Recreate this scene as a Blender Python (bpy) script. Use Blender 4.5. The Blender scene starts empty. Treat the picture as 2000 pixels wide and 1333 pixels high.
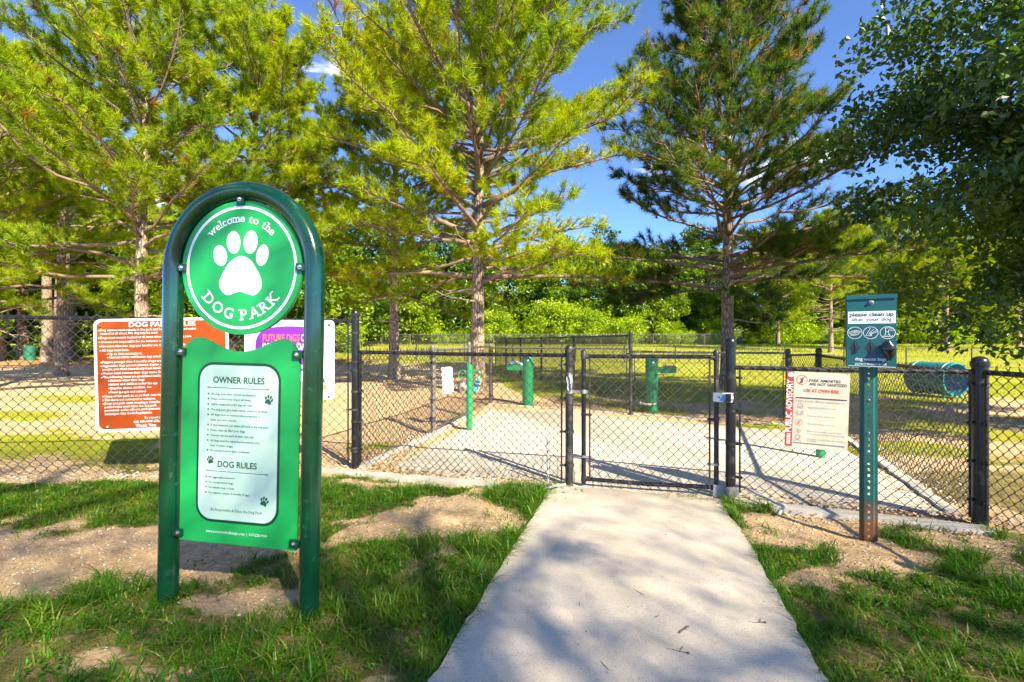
import bpy, math, random
import numpy as np
from mathutils import Vector, Matrix
R = math.radians
rng = np.random.default_rng(7)
random.seed(7)
scene = bpy.context.scene
COL = scene.collection

# ------------------------------------------------------------------ camera
EYE, F, HZ = 1.45, 916.7, 666.5
cam_d = bpy.data.cameras.new('camera')
cam_d.lens = 16.5; cam_d.sensor_width = 36; cam_d.clip_start = 0.05; cam_d.clip_end = 3000
cam = bpy.data.objects.new('camera', cam_d); COL.objects.link(cam)
cam.location = (0, 0, EYE); cam.rotation_euler = (R(90), 0, 0)
scene.camera = cam

# ------------------------------------------------------------------ sky, sun, exposure
SUN_EL, SUN_AZ = 35.0, 143.0          # azimuth clockwise from +Y
w = bpy.data.worlds.new('World'); scene.world = w; w.use_nodes = True
nt = w.node_tree; nt.nodes.clear()
N = lambda t: nt.nodes.new(t)
sky = N('ShaderNodeTexSky'); sky.sky_type = 'NISHITA'; sky.sun_disc = False
sky.sun_elevation = R(SUN_EL); sky.sun_rotation = R(SUN_AZ)
sky.air_density = 1.0; sky.dust_density = 0.1; sky.ozone_density = 8.0; sky.altitude = 7500
tc = N('ShaderNodeTexCoord'); mp = N('ShaderNodeMapping'); mp.inputs['Scale'].default_value = (1.0, 1.0, 3.4)
cn = N('ShaderNodeTexNoise'); cn.inputs['Scale'].default_value = 2.6; cn.inputs['Detail'].default_value = 7; cn.inputs['Roughness'].default_value = .55
cr = N('ShaderNodeValToRGB'); cr.color_ramp.elements[0].position = .60; cr.color_ramp.elements[1].position = .74
mx = N('ShaderNodeMix'); mx.data_type = 'RGBA'; mx.inputs[7].default_value = (7.5, 7.6, 7.9, 1)
bg = N('ShaderNodeBackground'); bg.inputs['Strength'].default_value = 0.14
out = N('ShaderNodeOutputWorld')
L = nt.links.new
L(tc.outputs['Generated'], mp.inputs['Vector']); L(mp.outputs[0], cn.inputs['Vector']); L(cn.outputs['Fac'], cr.inputs[0])
L(cr.outputs[0], mx.inputs[0]); L(sky.outputs[0], mx.inputs[6]); L(mx.outputs[2], bg.inputs[0]); L(bg.outputs[0], out.inputs[0])
sd = bpy.data.lights.new('sun', 'SUN'); sd.energy = 4.1; sd.angle = R(0.55); sd.color = (1.0, .91, .74)
sun = bpy.data.objects.new('sun', sd); COL.objects.link(sun)
to_sun = Vector((math.sin(R(SUN_AZ)) * math.cos(R(SUN_EL)), math.cos(R(SUN_AZ)) * math.cos(R(SUN_EL)), math.sin(R(SUN_EL))))
sun.rotation_euler = to_sun.to_track_quat('Z', 'Y').to_euler()
sun.location = to_sun * 30
vs = scene.view_settings
vs.view_transform = 'Standard'; vs.look = 'None'; vs.gamma = 1; vs.use_curve_mapping = False; vs.exposure = 2.05
vs.use_white_balance = True; vs.white_balance_temperature = 7300

# ------------------------------------------------------------------ helpers
def gp(px, py, z=0.0):
    """photo pixel -> point on level ground at height z"""
    d = F * (EYE - z) / (py - HZ)
    return np.array([(px - 1000) / F * d, d])
def smooth(a, b, x):
    t = np.clip((x - a) / (b - a), 0, 1); return t * t * (3 - 2 * t)
def far_rise(x, y):
    return (1.0 * smooth(20, 62, y) + 10 * smooth(86, 150, y)) * (1 + 0 * x)

class MB:
    def __init__(s): s.v = []; s.f = []
    def add(s, vs, fs):
        n = len(s.v); s.v += [tuple(map(float, p)) for p in vs]; s.f += [tuple(int(i) + n for i in f) for f in fs]; return s
    def box(s, c, sz, M=None):
        x, y, z = [k / 2 for k in sz]
        P = [Vector((a * x, b * y, e * z)) for e in (-1, 1) for b in (-1, 1) for a in (-1, 1)]
        if M is not None: P = [M @ p for p in P]
        return s.add([p + Vector(c) for p in P], [(0, 2, 3, 1), (4, 5, 7, 6), (0, 1, 5, 4), (2, 6, 7, 3), (0, 4, 6, 2), (1, 3, 7, 5)])
    def tube(s, pts, r, n=10, caps=True):
        pts = [Vector(p) for p in pts]; rs = r if hasattr(r, '__len__') else [r] * len(pts)
        V = []; Fc = []; up = None
        for i, p in enumerate(pts):
            t = (pts[min(i + 1, len(pts) - 1)] - pts[max(i - 1, 0)]).normalized()
            if up is None:
                up = Vector((0, 0, 1)) if abs(t.z) < .9 else Vector((1, 0, 0))
            a = (up - t * up.dot(t))
            if a.length < 1e-6: a = t.orthogonal()
            a.normalize(); b = t.cross(a); up = a
            for k in range(n):
                q = 2 * math.pi * k / n
                V.append(p + (a * math.cos(q) + b * math.sin(q)) * rs[i])
        for i in range(len(pts) - 1):
            for k in range(n):
                Fc.append((i * n + k, i * n + (k + 1) % n, (i + 1) * n + (k + 1) % n, (i + 1) * n + k))
        if caps:
            Fc.append(tuple(range(n - 1, -1, -1))); m = (len(pts) - 1) * n; Fc.append(tuple(m + k for k in range(n)))
        return s.add(V, Fc)
    def lathe(s, prof, c=(0, 0, 0), n=18, M=None):
        V = []; Fc = []
        for (r, z) in prof:
            for k in range(n):
                q = 2 * math.pi * k / n; p = Vector((r * math.cos(q), r * math.sin(q), z))
                V.append((M @ p if M is not None else p) + Vector(c))
        m = len(prof)
        for i in range(m - 1):
            for k in range(n):
                Fc.append((i * n + k, i * n + (k + 1) % n, (i + 1) * n + (k + 1) % n, (i + 1) * n + k))
        Fc.append(tuple(range(n - 1, -1, -1))); Fc.append(tuple((m - 1) * n + k for k in range(n)))
        return s.add(V, Fc)
    def prism(s, poly, y0, y1):
        """polygon in (x,z), extruded in y; front is y0 (towards -Y)"""
        n = len(poly)
        V = [(p[0], y0, p[1]) for p in poly] + [(p[0], y1, p[1]) for p in poly]
        a = sum(poly[i][0] * poly[(i + 1) % n][1] - poly[(i + 1) % n][0] * poly[i][1] for i in range(n))
        o = list(range(n)) if a > 0 else list(range(n - 1, -1, -1))
        Fc = [tuple(o), tuple(n + i for i in reversed(o))]
        for k in range(n):
            i, j = o[k], o[(k + 1) % n]; Fc.append((i, n + i, n + j, j))
        return s.add(V, Fc)
    def flat(s, poly, y):
        n = len(poly); a = sum(poly[i][0] * poly[(i + 1) % n][1] - poly[(i + 1) % n][0] * poly[i][1] for i in range(n))
        o = range(n) if a > 0 else range(n - 1, -1, -1)
        return s.add([(p[0], y, p[1]) for p in poly], [tuple(o)])
    def stroke(s, pts, wd, y):
        """flat print line in the (x,z) plane"""
        for a, b in zip(pts[:-1], pts[1:]):
            dx, dz = b[0] - a[0], b[1] - a[1]; l = math.hypot(dx, dz) or 1
            nx, nz = -dz / l * wd / 2, dx / l * wd / 2; ex, ez = dx / l * wd * .3, dz / l * wd * .3
            s.flat([(a[0] - ex - nx, a[1] - ez - nz), (b[0] + ex - nx, b[1] + ez - nz), (b[0] + ex + nx, b[1] + ez + nz), (a[0] - ex + nx, a[1] - ez + nz)], y)
        return s
    def mesh(s, name, smooth=True, angle=35):
        me = bpy.data.meshes.new(name); me.from_pydata(s.v, [], s.f); me.validate()
        finish(me, smooth, angle); return me
def finish(me, smooth=True, angle=35):
    if len(me.polygons):
        me.polygons.foreach_set('use_smooth', [smooth] * len(me.polygons))
        if smooth: me.set_sharp_from_angle(angle=R(angle))
    me.update()
def link(name, me, mat, parent=None, loc=(0, 0, 0), rot=(0, 0, 0), label=None):
    o = bpy.data.objects.new(name, me); COL.objects.link(o)
    if me is not None and mat is not None and not me.materials: me.materials.append(mat)
    o.parent = parent; o.location = loc; o.rotation_euler = rot
    if label: o['label'] = label
    return o
def obj(name, mb, mat, parent=None, loc=(0, 0, 0), rot=(0, 0, 0), smooth=True, angle=35, label=None):
    return link(name, mb.mesh(name, smooth, angle), mat, parent, loc, rot, label)
def tag(o, label, cat=None, group=None, kind=None):
    o['label'] = label
    if cat: o['category'] = cat
    if group: o['group'] = group
    if kind: o['kind'] = kind
    return o
def thing(name, label, cat, loc=(0, 0, 0), rotz=0, group=None):
    o = bpy.data.objects.new(name, None); COL.objects.link(o); o.empty_display_size = .1
    o.location = loc; o.rotation_euler = (0, 0, rotz); return tag(o, label, cat, group)
def raw_mesh(name, V, T, attr=None, smooth=False):
    """numpy verts (n,3), faces (m,3) or (m,4)"""
    me = bpy.data.meshes.new(name); k = T.shape[1]
    me.vertices.add(len(V)); me.vertices.foreach_set('co', V.astype(np.float32).ravel())
    me.loops.add(T.size); me.loops.foreach_set('vertex_index', T.astype(np.int32).ravel())
    me.polygons.add(len(T)); me.polygons.foreach_set('loop_start', np.arange(0, T.size, k, dtype=np.int32))
    me.polygons.foreach_set('use_smooth', np.full(len(T), smooth))
    for nm, a in (attr or {}).items():
        at = me.attributes.new(nm, 'FLOAT', 'POINT'); at.data.foreach_set('value', a.astype(np.float32))
    me.update(calc_edges=True); return me
def ell(cx, cz, rx, rz, rot=0, n=20):
    c, s_ = math.cos(R(rot)), math.sin(R(rot))
    return [(cx + rx * math.cos(t) * c - rz * math.sin(t) * s_, cz + rx * math.cos(t) * s_ + rz * math.sin(t) * c) for t in [2 * math.pi * k / n for k in range(n)]]
def rrect(x0, z0, x1, z1, r, n=6):
    P = []
    for (cx, cz, a) in ((x1 - r, z0 + r, -90), (x1 - r, z1 - r, 0), (x0 + r, z1 - r, 90), (x0 + r, z0 + r, 180)):
        for k in range(n + 1):
            q = R(a + 90 * k / n); P.append((cx + r * math.cos(q), cz + r * math.sin(q)))
    return P
def catmull(P, k=5, closed=True):
    o = []; n = len(P); rg = range(n) if closed else range(n - 1)
    for i in rg:
        g = lambda j: P[j % n] if closed else P[min(max(j, 0), n - 1)]
        a, b, c, d = [np.array(g(i + j), float) for j in (-1, 0, 1, 2)]
        for t in [q / k for q in range(k)]:
            o.append(tuple(.5 * (2 * b + (c - a) * t + (2 * a - 5 * b + 4 * c - d) * t * t + (3 * b - a - 3 * c + d) * t ** 3)))
    if not closed: o.append(tuple(P[-1]))
    return o

# ------------------------------------------------------------------ materials
def mat(name, col, rough=.5, metal=0, col2=None, scale=6, lo=.4, hi=.65, bump=0, bscale=80, spec=.5, coat=0, det=5, rvar=0, stretch=None):
    m = bpy.data.materials.new(name); m.use_nodes = True; t = m.node_tree; b = t.nodes['Principled BSDF']
    b.inputs['Base Color'].default_value = (*col, 1); b.inputs['Roughness'].default_value = rough; b.inputs['Metallic'].default_value = metal
    b.inputs['Specular IOR Level'].default_value = spec; b.inputs['Coat Weight'].default_value = coat; b.inputs['Coat Roughness'].default_value = .08
    co = t.nodes.new('ShaderNodeTexCoord'); vec = co.outputs['Object']
    if stretch:
        mpn = t.nodes.new('ShaderNodeMapping'); mpn.inputs['Scale'].default_value = stretch; t.links.new(vec, mpn.inputs['Vector']); vec = mpn.outputs[0]
    if col2 is not None:
        n = t.nodes.new('ShaderNodeTexNoise'); n.inputs['Scale'].default_value = scale; n.inputs['Detail'].default_value = det
        t.links.new(vec, n.inputs['Vector'])
        r = t.nodes.new('ShaderNodeMapRange'); r.inputs[1].default_value = lo; r.inputs[2].default_value = hi; t.links.new(n.outputs['Fac'], r.inputs[0])
        x = t.nodes.new('ShaderNodeMix'); x.data_type = 'RGBA'; x.inputs[6].default_value = (*col, 1); x.inputs[7].default_value = (*col2, 1)
        t.links.new(r.outputs[0], x.inputs[0]); t.links.new(x.outputs[2], b.inputs['Base Color'])
        if rvar:
            r2 = t.nodes.new('ShaderNodeMapRange'); r2.inputs[3].default_value = rough; r2.inputs[4].default_value = rough + rvar
            t.links.new(r.outputs[0], r2.inputs[0]); t.links.new(r2.outputs[0], b.inputs['Roughness'])
    if bump:
        n2 = t.nodes.new('ShaderNodeTexNoise'); n2.inputs['Scale'].default_value = bscale; n2.inputs['Detail'].default_value = 6; t.links.new(vec, n2.inputs['Vector'])
        bp = t.nodes.new('ShaderNodeBump'); bp.inputs['Strength'].default_value = bump; bp.inputs['Distance'].default_value = .02
        t.links.new(n2.outputs['Fac'], bp.inputs['Height']); t.links.new(bp.outputs[0], b.inputs['Normal'])
    return m
def leaf_mat(name, stops, trans=.45, gloss=.06, grough=.35):
    """tint attribute 0..2 drives the colour of each leaf or needle; part of the light passes through"""
    m = bpy.data.materials.new(name); m.use_nodes = True; t = m.node_tree; t.nodes.clear(); K = t.nodes.new
    a = K('ShaderNodeAttribute'); a.attribute_name = 'tint'
    d2 = K('ShaderNodeMath'); d2.operation = 'MULTIPLY'; d2.inputs[1].default_value = .5
    cr = K('ShaderNodeValToRGB'); e = cr.color_ramp.elements
    while len(e) < len(stops): e.new(.5)
    for q, (p, c) in zip(e, stops): q.position = p; q.color = (*c, 1)
    df = K('ShaderNodeBsdfDiffuse'); tr = K('ShaderNodeBsdfTranslucent'); gl = K('ShaderNodeBsdfGlossy'); gl.inputs['Roughness'].default_value = grough; gl.inputs['Color'].default_value = (.8, .85, .8, 1)
    hs = K('ShaderNodeHueSaturation'); hs.inputs['Saturation'].default_value = 1.1; hs.inputs['Value'].default_value = 1.25
    m1 = K('ShaderNodeMixShader'); m1.inputs[0].default_value = trans; m2 = K('ShaderNodeMixShader'); m2.inputs[0].default_value = gloss
    o = K('ShaderNodeOutputMaterial'); l = t.links.new
    l(a.outputs['Fac'], d2.inputs[0]); l(d2.outputs[0], cr.inputs[0]); l(cr.outputs[0], df.inputs[0]); l(cr.outputs[0], hs.inputs['Color']); l(hs.outputs[0], tr.inputs[0])
    l(df.outputs[0], m1.inputs[1]); l(tr.outputs[0], m1.inputs[2]); l(m1.outputs[0], m2.inputs[1]); l(gl.outputs[0], m2.inputs[2]); l(m2.outputs[0], o.inputs[0])
    return m
M = {}
M['post_green'] = mat('post_green', (.0, .042, .017), .2, 0, (.012, .085, .045), 22, .6, .8, spec=.5, coat=.4, rvar=.3)
M['sign_green'] = mat('sign_green', (.0, .30, .07), .35, 0, (.0, .33, .08), 2, spec=.35, coat=.1)
M['text_green'] = mat('text_green', (.0, .085, .045), .4)
M['dark_green'] = mat('dark_green', (.0, .05, .022), .35, coat=.2)
M['print_white'] = mat('print_white', (.72, .76, .78), .3, coat=.2)
M['panel_white'] = mat('panel_white', (.37, .56, .48), .3, 0, (.42, .60, .52), 2, coat=.2)
M['bolt'] = mat('bolt', (.6, .6, .6), .25, 1)
M['black_pipe'] = mat('black_pipe', (.008, .009, .012), .30, 0, (.045, .04, .036), 14, .56, .74, spec=.45, rvar=.25)
M['worn_pipe'] = mat('worn_pipe', (.016, .016, .017), .4, 0, (.085, .075, .065), 18, .48, .75, spec=.45, rvar=.2)
M['grey_pipe'] = mat('grey_pipe', (.10, .095, .09), .5, .1, (.17, .155, .14), 10)
M['wire'] = mat('wire', (.02, .018, .017), .38, 0, (.05, .042, .038), 9, spec=.7)
M['far_wire'] = mat('far_wire', (.05, .05, .045), .5)
M['orange'] = mat('orange', (.20, .030, .003), .5, 0, (.32, .055, .004), 2.5, .35, .7, spec=.25)
M['white_metal'] = mat('white_metal', (.78, .80, .80), .35)
M['pale_blue'] = mat('pale_blue', (.40, .55, .70), .3, 0, (.48, .62, .74), 2, coat=.2)
M['purple'] = mat('purple', (.13, .012, .26), .35)
M['orange_print'] = mat('orange_print', (.75, .11, .04), .4)
M['teal_box'] = mat('teal_box', (.002, .075, .088), .45, 0, (.003, .088, .10), 3, spec=.35)
M['advisory'] = mat('advisory', (.43, .39, .31), .45, 0, (.50, .46, .38), 9)
M['red'] = mat('red', (.58, .02, .015), .45)
M['ink'] = mat('ink', (.05, .05, .05), .5)
M['grey_ink'] = mat('grey_ink', (.22, .22, .21), .5)
M['navy_ink'] = mat('navy_ink', (.08, .13, .2), .5)
M['fountain'] = mat('fountain', (.0, .20, .065), .4, 0, (.0, .25, .085), 8, bump=.08, bscale=120)
M['hook_green'] = mat('hook_green', (.0, .22, .07), .35, 0, (.0, .25, .085), 5, coat=.2)
M['tunnel'] = mat('tunnel', (.004, .15, .17), .35, 0, (.01, .19, .20), 3)
M['tunnel_blue'] = mat('tunnel_blue', (.03, .20, .36), .4)
M['black_plastic'] = mat('black_plastic', (.012, .012, .014), .22, spec=.6)
M['grey_bag'] = mat('grey_bag', (.25, .23, .22), .4, 0, (.04, .04, .04), 14, .4, .6, bump=.5, bscale=30)
M['blue_shoe'] = mat('blue_shoe', (.02, .30, .48), .5)
M['yellow_sole'] = mat('yellow_sole', (.75, .65, .05), .5)
M['grey_rag'] = mat('grey_rag', (.19, .21, .24), .85, 0, (.28, .3, .33), 25, bump=.6, bscale=60)
M['conduit'] = mat('conduit', (.33, .37, .40), .5, 0, (.4, .43, .45), 12)
M['galv'] = mat('galv', (.35, .36, .36), .5, .7, (.22, .2, .18), 20)
M['chipped_white'] = mat('chipped_white', (.72, .70, .64), .5, 0, (.10, .09, .09), 26, .56, .62)
M['rust'] = mat('rust', (.20, .075, .025), .8, 0, (.07, .04, .025), 30, bump=.3)
M['steel_bowl'] = mat('steel_bowl', (.55, .55, .55), .3, .9)
M['pinkish'] = mat('pinkish', (.62, .50, .46), .6)
M['ball'] = mat('ball', (.55, .62, .08), .9, bump=.4, bscale=200)
M['twig'] = mat('twig', (.10, .065, .04), .9, 0, (.18, .13, .09), 60)
M['bin_green'] = mat('bin_green', (.01, .13, .08), .5)
M['pine_needle'] = leaf_mat('pine_needle', [(0, (.07, .14, .012)), (.22, (.17, .27, .012)), (.42, (.33, .43, .012)), (.62, (.42, .44, .014)), (.78, (.40, .21, .03)), (1, (.19, .085, .035))], .42, .015, .5)
M['pine_needle_shade_toned'] = leaf_mat('pine_needle_shade_toned', [(0, (.028, .075, .018)), (.25, (.08, .15, .018)), (.5, (.24, .29, .02)), (.78, (.3, .2, .04)), (1, (.15, .065, .03))], .42, .015, .5)  # darker copy of the needles, with shade put into the colour
M['pear_leaf'] = leaf_mat('pear_leaf', [(0, (.022, .06, .012)), (.25, (.04, .10, .015)), (.5, (.11, .19, .02)), (1, (.2, .22, .04))], .42, .045, .42)
M['wood_leaf'] = leaf_mat('wood_leaf', [(0, (.03, .075, .008)), (.25, (.085, .17, .01)), (.5, (.23, .33, .012)), (1, (.30, .32, .03))], .45, .03)
M['shrub_leaf'] = leaf_mat('shrub_leaf', [(0, (.12, .22, .008)), (.25, (.24, .36, .012)), (.5, (.38, .48, .02)), (1, (.4, .4, .03))], .45, .03)
M['grass_blade'] = leaf_mat('grass_blade', [(0, (.022, .11, .006)), (.25, (.06, .19, .008)), (.5, (.15, .28, .012)), (.75, (.40, .36, .07)), (1, (.48, .37, .18))], .42, .025, .5)
M['field_grass'] = leaf_mat('field_grass', [(0, (.15, .22, .012)), (.25, (.26, .32, .015)), (.5, (.38, .40, .03)), (1, (.45, .4, .1))], .4, .02)

def bark_mat(name, c1, c2, c3):
    m = bpy.data.materials.new(name); m.use_nodes = True; t = m.node_tree; b = t.nodes['Principled BSDF']; K = t.nodes.new; l = t.links.new
    b.inputs['Roughness'].default_value = .9; b.inputs['Specular IOR Level'].default_value = .15
    tc = K('ShaderNodeTexCoord'); mp = K('ShaderNodeMapping'); mp.inputs['Scale'].default_value = (9, 9, 2.6); l(tc.outputs['Object'], mp.inputs[0])
    nz = K('ShaderNodeTexNoise'); nz.inputs['Scale'].default_value = 1.5; nz.inputs['Detail'].default_value = 4; l(mp.outputs[0], nz.inputs[0])
    mixv = K('ShaderNodeMix'); mixv.data_type = 'RGBA'; mixv.inputs[0].default_value = .12; l(mp.outputs[0], mixv.inputs[6]); l(nz.outputs['Color'], mixv.inputs[7])
    v = K('ShaderNodeTexVoronoi'); v.feature = 'DISTANCE_TO_EDGE'; v.inputs['Scale'].default_value = 2.0; l(mixv.outputs[2], v.inputs['Vector'])
    mr = K('ShaderNodeMapRange'); mr.inputs[2].default_value = .18; l(v.outputs[0], mr.inputs[0])
    n2 = K('ShaderNodeTexNoise'); n2.inputs['Scale'].default_value = 4; n2.inputs['Detail'].default_value = 6; l(mp.outputs[0], n2.inputs[0])
    cr = K('ShaderNodeValToRGB'); cr.color_ramp.elements[0].position = .38; cr.color_ramp.elements[1].position = .62; cr.color_ramp.elements[0].color = (*c1, 1); cr.color_ramp.elements[1].color = (*c2, 1); l(n2.outputs['Fac'], cr.inputs[0])
    mx = K('ShaderNodeMix'); mx.data_type = 'RGBA'; mx.inputs[6].default_value = (*c3, 1); l(mr.outputs[0], mx.inputs[0]); l(cr.outputs[0], mx.inputs[7]); l(mx.outputs[2], b.inputs['Base Color'])
    bp = K('ShaderNodeBump'); bp.inputs['Strength'].default_value = .8; bp.inputs['Distance'].default_value = .03; l(mr.outputs[0], bp.inputs['Height']); l(bp.outputs[0], b.inputs['Normal'])
    return m
M['pine_bark'] = bark_mat('pine_bark', (.30, .22, .155), (.43, .35, .265), (.13, .09, .06))
M['pine_limb'] = mat('pine_limb', (.14, .092, .062), .85, 0, (.22, .165, .12), 6, bump=.5, bscale=40)
M['dead_limb'] = mat('dead_limb', (.36, .29, .23), .9, 0, (.27, .19, .13), 8, bump=.4, bscale=40)
M['broad_bark'] = bark_mat('broad_bark', (.13, .10, .075), (.22, .18, .14), (.06, .045, .035))
M['cone'] = mat('cone', (.07, .035, .02), .9, 0, (.12, .06, .03), 30)

def concrete(name, c1, c2, dark):
    m = bpy.data.materials.new(name); m.use_nodes = True; t = m.node_tree; b = t.nodes['Principled BSDF']; K = t.nodes.new; l = t.links.new
    b.inputs['Roughness'].default_value = .85; b.inputs['Specular IOR Level'].default_value = .25
    tc = K('ShaderNodeTexCoord')
    def nz(s, d=6, r=.6):
        n = K('ShaderNodeTexNoise'); n.inputs['Scale'].default_value = s; n.inputs['Detail'].default_value = d; n.inputs['Roughness'].default_value = r; l(tc.outputs['Object'], n.inputs[0]); return n
    n1 = nz(2.2); n2 = nz(95, 3, .7); n3 = nz(260, 2, .7)
    c = K('ShaderNodeValToRGB'); c.color_ramp.elements[0].position = .35; c.color_ramp.elements[1].position = .65; c.color_ramp.elements[0].color = (*c1, 1); c.color_ramp.elements[1].color = (*c2, 1); l(n1.outputs['Fac'], c.inputs[0])
    s = K('ShaderNodeValToRGB'); s.color_ramp.elements[0].position = .30; s.color_ramp.elements[1].position = .46; s.color_ramp.elements[0].color = (.45, .44, .42, 1); s.color_ramp.elements[1].color = (1, 1, 1, 1); l(n2.outputs['Fac'], s.inputs[0])
    s2 = K('ShaderNodeValToRGB'); s2.color_ramp.elements[0].position = .3; s2.color_ramp.elements[1].position = .7; s2.color_ramp.elements[0].color = (.62, .62, .62, 1); s2.color_ramp.elements[1].color = (1.15, 1.15, 1.15, 1); l(n3.outputs['Fac'], s2.inputs[0])
    x = K('ShaderNodeMix'); x.data_type = 'RGBA'; x.blend_type = 'MULTIPLY'; x.inputs[0].default_value = .75; l(c.outputs[0], x.inputs[6]); l(s.outputs[0], x.inputs[7])
    x2 = K('ShaderNodeMix'); x2.data_type = 'RGBA'; x2.blend_type = 'MULTIPLY'; x2.inputs[0].default_value = .8; l(x.outputs[2], x2.inputs[6]); l(s2.outputs[0], x2.inputs[7])
    n4 = nz(5.5, 8, .7); s4 = K('ShaderNodeMapRange'); s4.inputs[1].default_value = .56; s4.inputs[2].default_value = .75; l(n4.outputs['Fac'], s4.inputs[0])
    f = K('ShaderNodeMath'); f.operation = 'MULTIPLY'; f.inputs[1].default_value = .55; l(s4.outputs[0], f.inputs[0])
    x3 = K('ShaderNodeMix'); x3.data_type = 'RGBA'; x3.inputs[7].default_value = (*dark, 1); l(f.outputs[0], x3.inputs[0]); l(x2.outputs[2], x3.inputs[6]); l(x3.outputs[2], b.inputs['Base Color'])
    bp = K('ShaderNodeBump'); bp.inputs['Strength'].default_value = .35; bp.inputs['Distance'].default_value = .004; l(n2.outputs['Fac'], bp.inputs['Height']); l(bp.outputs[0], b.inputs['Normal'])
    return m
M['path'] = concrete('path', (.53, .47, .385), (.61, .55, .46), (.33, .27, .21))
M['pad'] = concrete('pad', (.50, .455, .38), (.57, .525, .445), (.38, .28, .18))
M['strip'] = concrete('strip', (.42, .40, .36), (.50, .48, .44), (.28, .22, .16))

# ------------------------------------------------------------------ layout of the fences (ground points)
PA, PB, PC, PD = gp(694, 915), gp(1112, 948), gp(1427, 972), gp(1914, 1025)
PE = np.array([3.66, 1.6])
PW = PA + (gp(0, 939) - PA) * 1.35
L1, L3, T1 = gp(845, 848), gp(958, 789), gp(1232, 809)
L2 = np.array([-.835, 9.15]); R1 = gp(1539, 829); R2 = np.array([5.72, 8.75])
PATH_L = [gp(*p) for p in ((840, 1333), (935, 1180), (1010, 1060), (1048, 1000), (1072, 962), (1104, 950))]
PATH_L = [np.array([-.62, -.2]), np.array([-.52, 1.2])] + PATH_L
PATH_R = [np.array([.75, -.2]), np.array([1.12, 1.2])] + [gp(*p) for p in ((1615, 1333), (1560, 1235), (1500, 1130), (1455, 1050), (1418, 1000), (1408, 978))]
PAD = [gp(*p) for p in ((770, 912), (885, 850), (952, 800), (1100, 806), (1232, 818), (1400, 830), (1540, 842), (1640, 872), (1760, 940), (1852, 1000), (1640, 992), (1432, 974), (1270, 962), (1112, 950), (900, 932))]
def in_poly(x, y, poly):
    x = np.asarray(x, float); y = np.asarray(y, float); r = np.zeros(x.shape, bool); n = len(poly)
    for i in range(n):
        x1, y1 = poly[i]; x2, y2 = poly[(i + 1) % n]
        c = ((y1 > y) != (y2 > y)) & (x < (x2 - x1) * (y - y1) / (y2 - y1 + 1e-12) + x1); r ^= c
    return r
PATH = PATH_L + PATH_R[::-1]

def vnoise(x, y, s, seed=0):
    """smooth value noise 0..1"""
    g = np.random.default_rng(seed).random((256, 256)); u = x / s; v = y / s
    i = np.floor(u).astype(int); j = np.floor(v).astype(int); a = u - i; b = v - j
    a = a * a * (3 - 2 * a); b = b * b * (3 - 2 * b); q = lambda m, k: g[m % 256, k % 256]
    return (q(i, j) * (1 - a) + q(i + 1, j) * a) * (1 - b) + (q(i, j + 1) * (1 - a) + q(i + 1, j + 1) * a) * b
# bare earth (D) and grass (G) patches, measured in the photograph and laid on the ground
DIRT = [(150, 1085, 330, 58), (400, 1062, 200, 40), (515, 1160, 85, 26), (410, 1178, 60, 20), (215, 1290, 75, 24), (345, 1322, 60, 16), (30, 1150, 90, 30),
        (720, 1042, 105, 26), (900, 1012, 125, 42), (850, 1080, 60, 24), (150, 926, 300, 15), (500, 922, 260, 14), (860, 945, 240, 9), (690, 1330, 50, 14), (560, 1200, 40, 10),
        (1590, 1045, 150, 48), (1700, 1085, 120, 36), (1600, 1130, 62, 26), (1960, 1080, 70, 42), (1660, 1015, 220, 24), (1870, 1050, 80, 16)]
GRASS = [(960, 968, 45, 14), (1040, 975, 26, 22), (780, 1072, 60, 24), (690, 1075, 50, 26), (1540, 1085, 46, 18), (1800, 1055, 70, 16), (60, 1180, 60, 14)]
MIDG = [(60, 868, 260, 26), (250, 893, 130, 24), (330, 780, 330, 9), (60, 812, 120, 8), (120, 702, 500, 7), (600, 700, 200, 8), (720, 872, 60, 10), (1900, 972, 130, 14), (1780, 930, 60, 10), (1960, 905, 60, 7)]
def grass_mask(x, y):
    """0 bare earth .. 1 grass for ground points (numpy)"""
    x = np.asarray(x, float); y = np.asarray(y, float); d = np.maximum(y, .4)
    px = 1000 + F * x / d + (vnoise(x, y, .35, 3) - .5) * 130 + (vnoise(x, y, .13, 4) - .5) * 80; py = HZ + F * EYE / d
    wy = (vnoise(x, y, .35, 5) - .5) * .34 + (vnoise(x, y, .12, 6) - .5) * .26
    def pat(lst):
        m = np.zeros(x.shape)
        for (cx, cy, rx, ry) in lst:
            q = ((px - cx) / rx) ** 2 + ((py - cy) / ry + wy * 2.2) ** 2
            m = np.maximum(m, 1 - smooth(.3, 1.55, q))
        return m
    fence_y = np.interp(x, [-9, PW[0], PA[0], PB[0], PC[0], PD[0], 9], [4.5, PW[1], PA[1], PB[1], PC[1], PD[1], 3.0])
    front = (y < fence_y - .12) | ((x > 3.66) & (y < 3.5))
    g = np.clip(1.02 - pat(DIRT) * 1.25, 0, 1); g = np.maximum(g, pat(GRASS))
    g *= .72 + .28 * smooth(.25, .5, vnoise(x, y, .5, 8))
    side = smooth(2.0, 5.0, x - .45 * (y - 9))
    gl = pat(MIDG) * .9 + smooth(26, 36, y)
    gr = np.maximum(np.maximum(smooth(10.5, 14, y), pat(MIDG) * .8), .75 * smooth(.42, .62, vnoise(x, y, .8, 9)))
    gm = np.where(x < -.4 * (y - 9) * 0 + (.9 + (y - 9.3) * -.185), gl, gr)
    gm = gm * (1 - side) + gr * side
    gm = np.maximum(gm, smooth(24, 32, y) * (x > -14))
    g = np.where(front, g, np.clip(gm, 0, 1))
    return g
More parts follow.
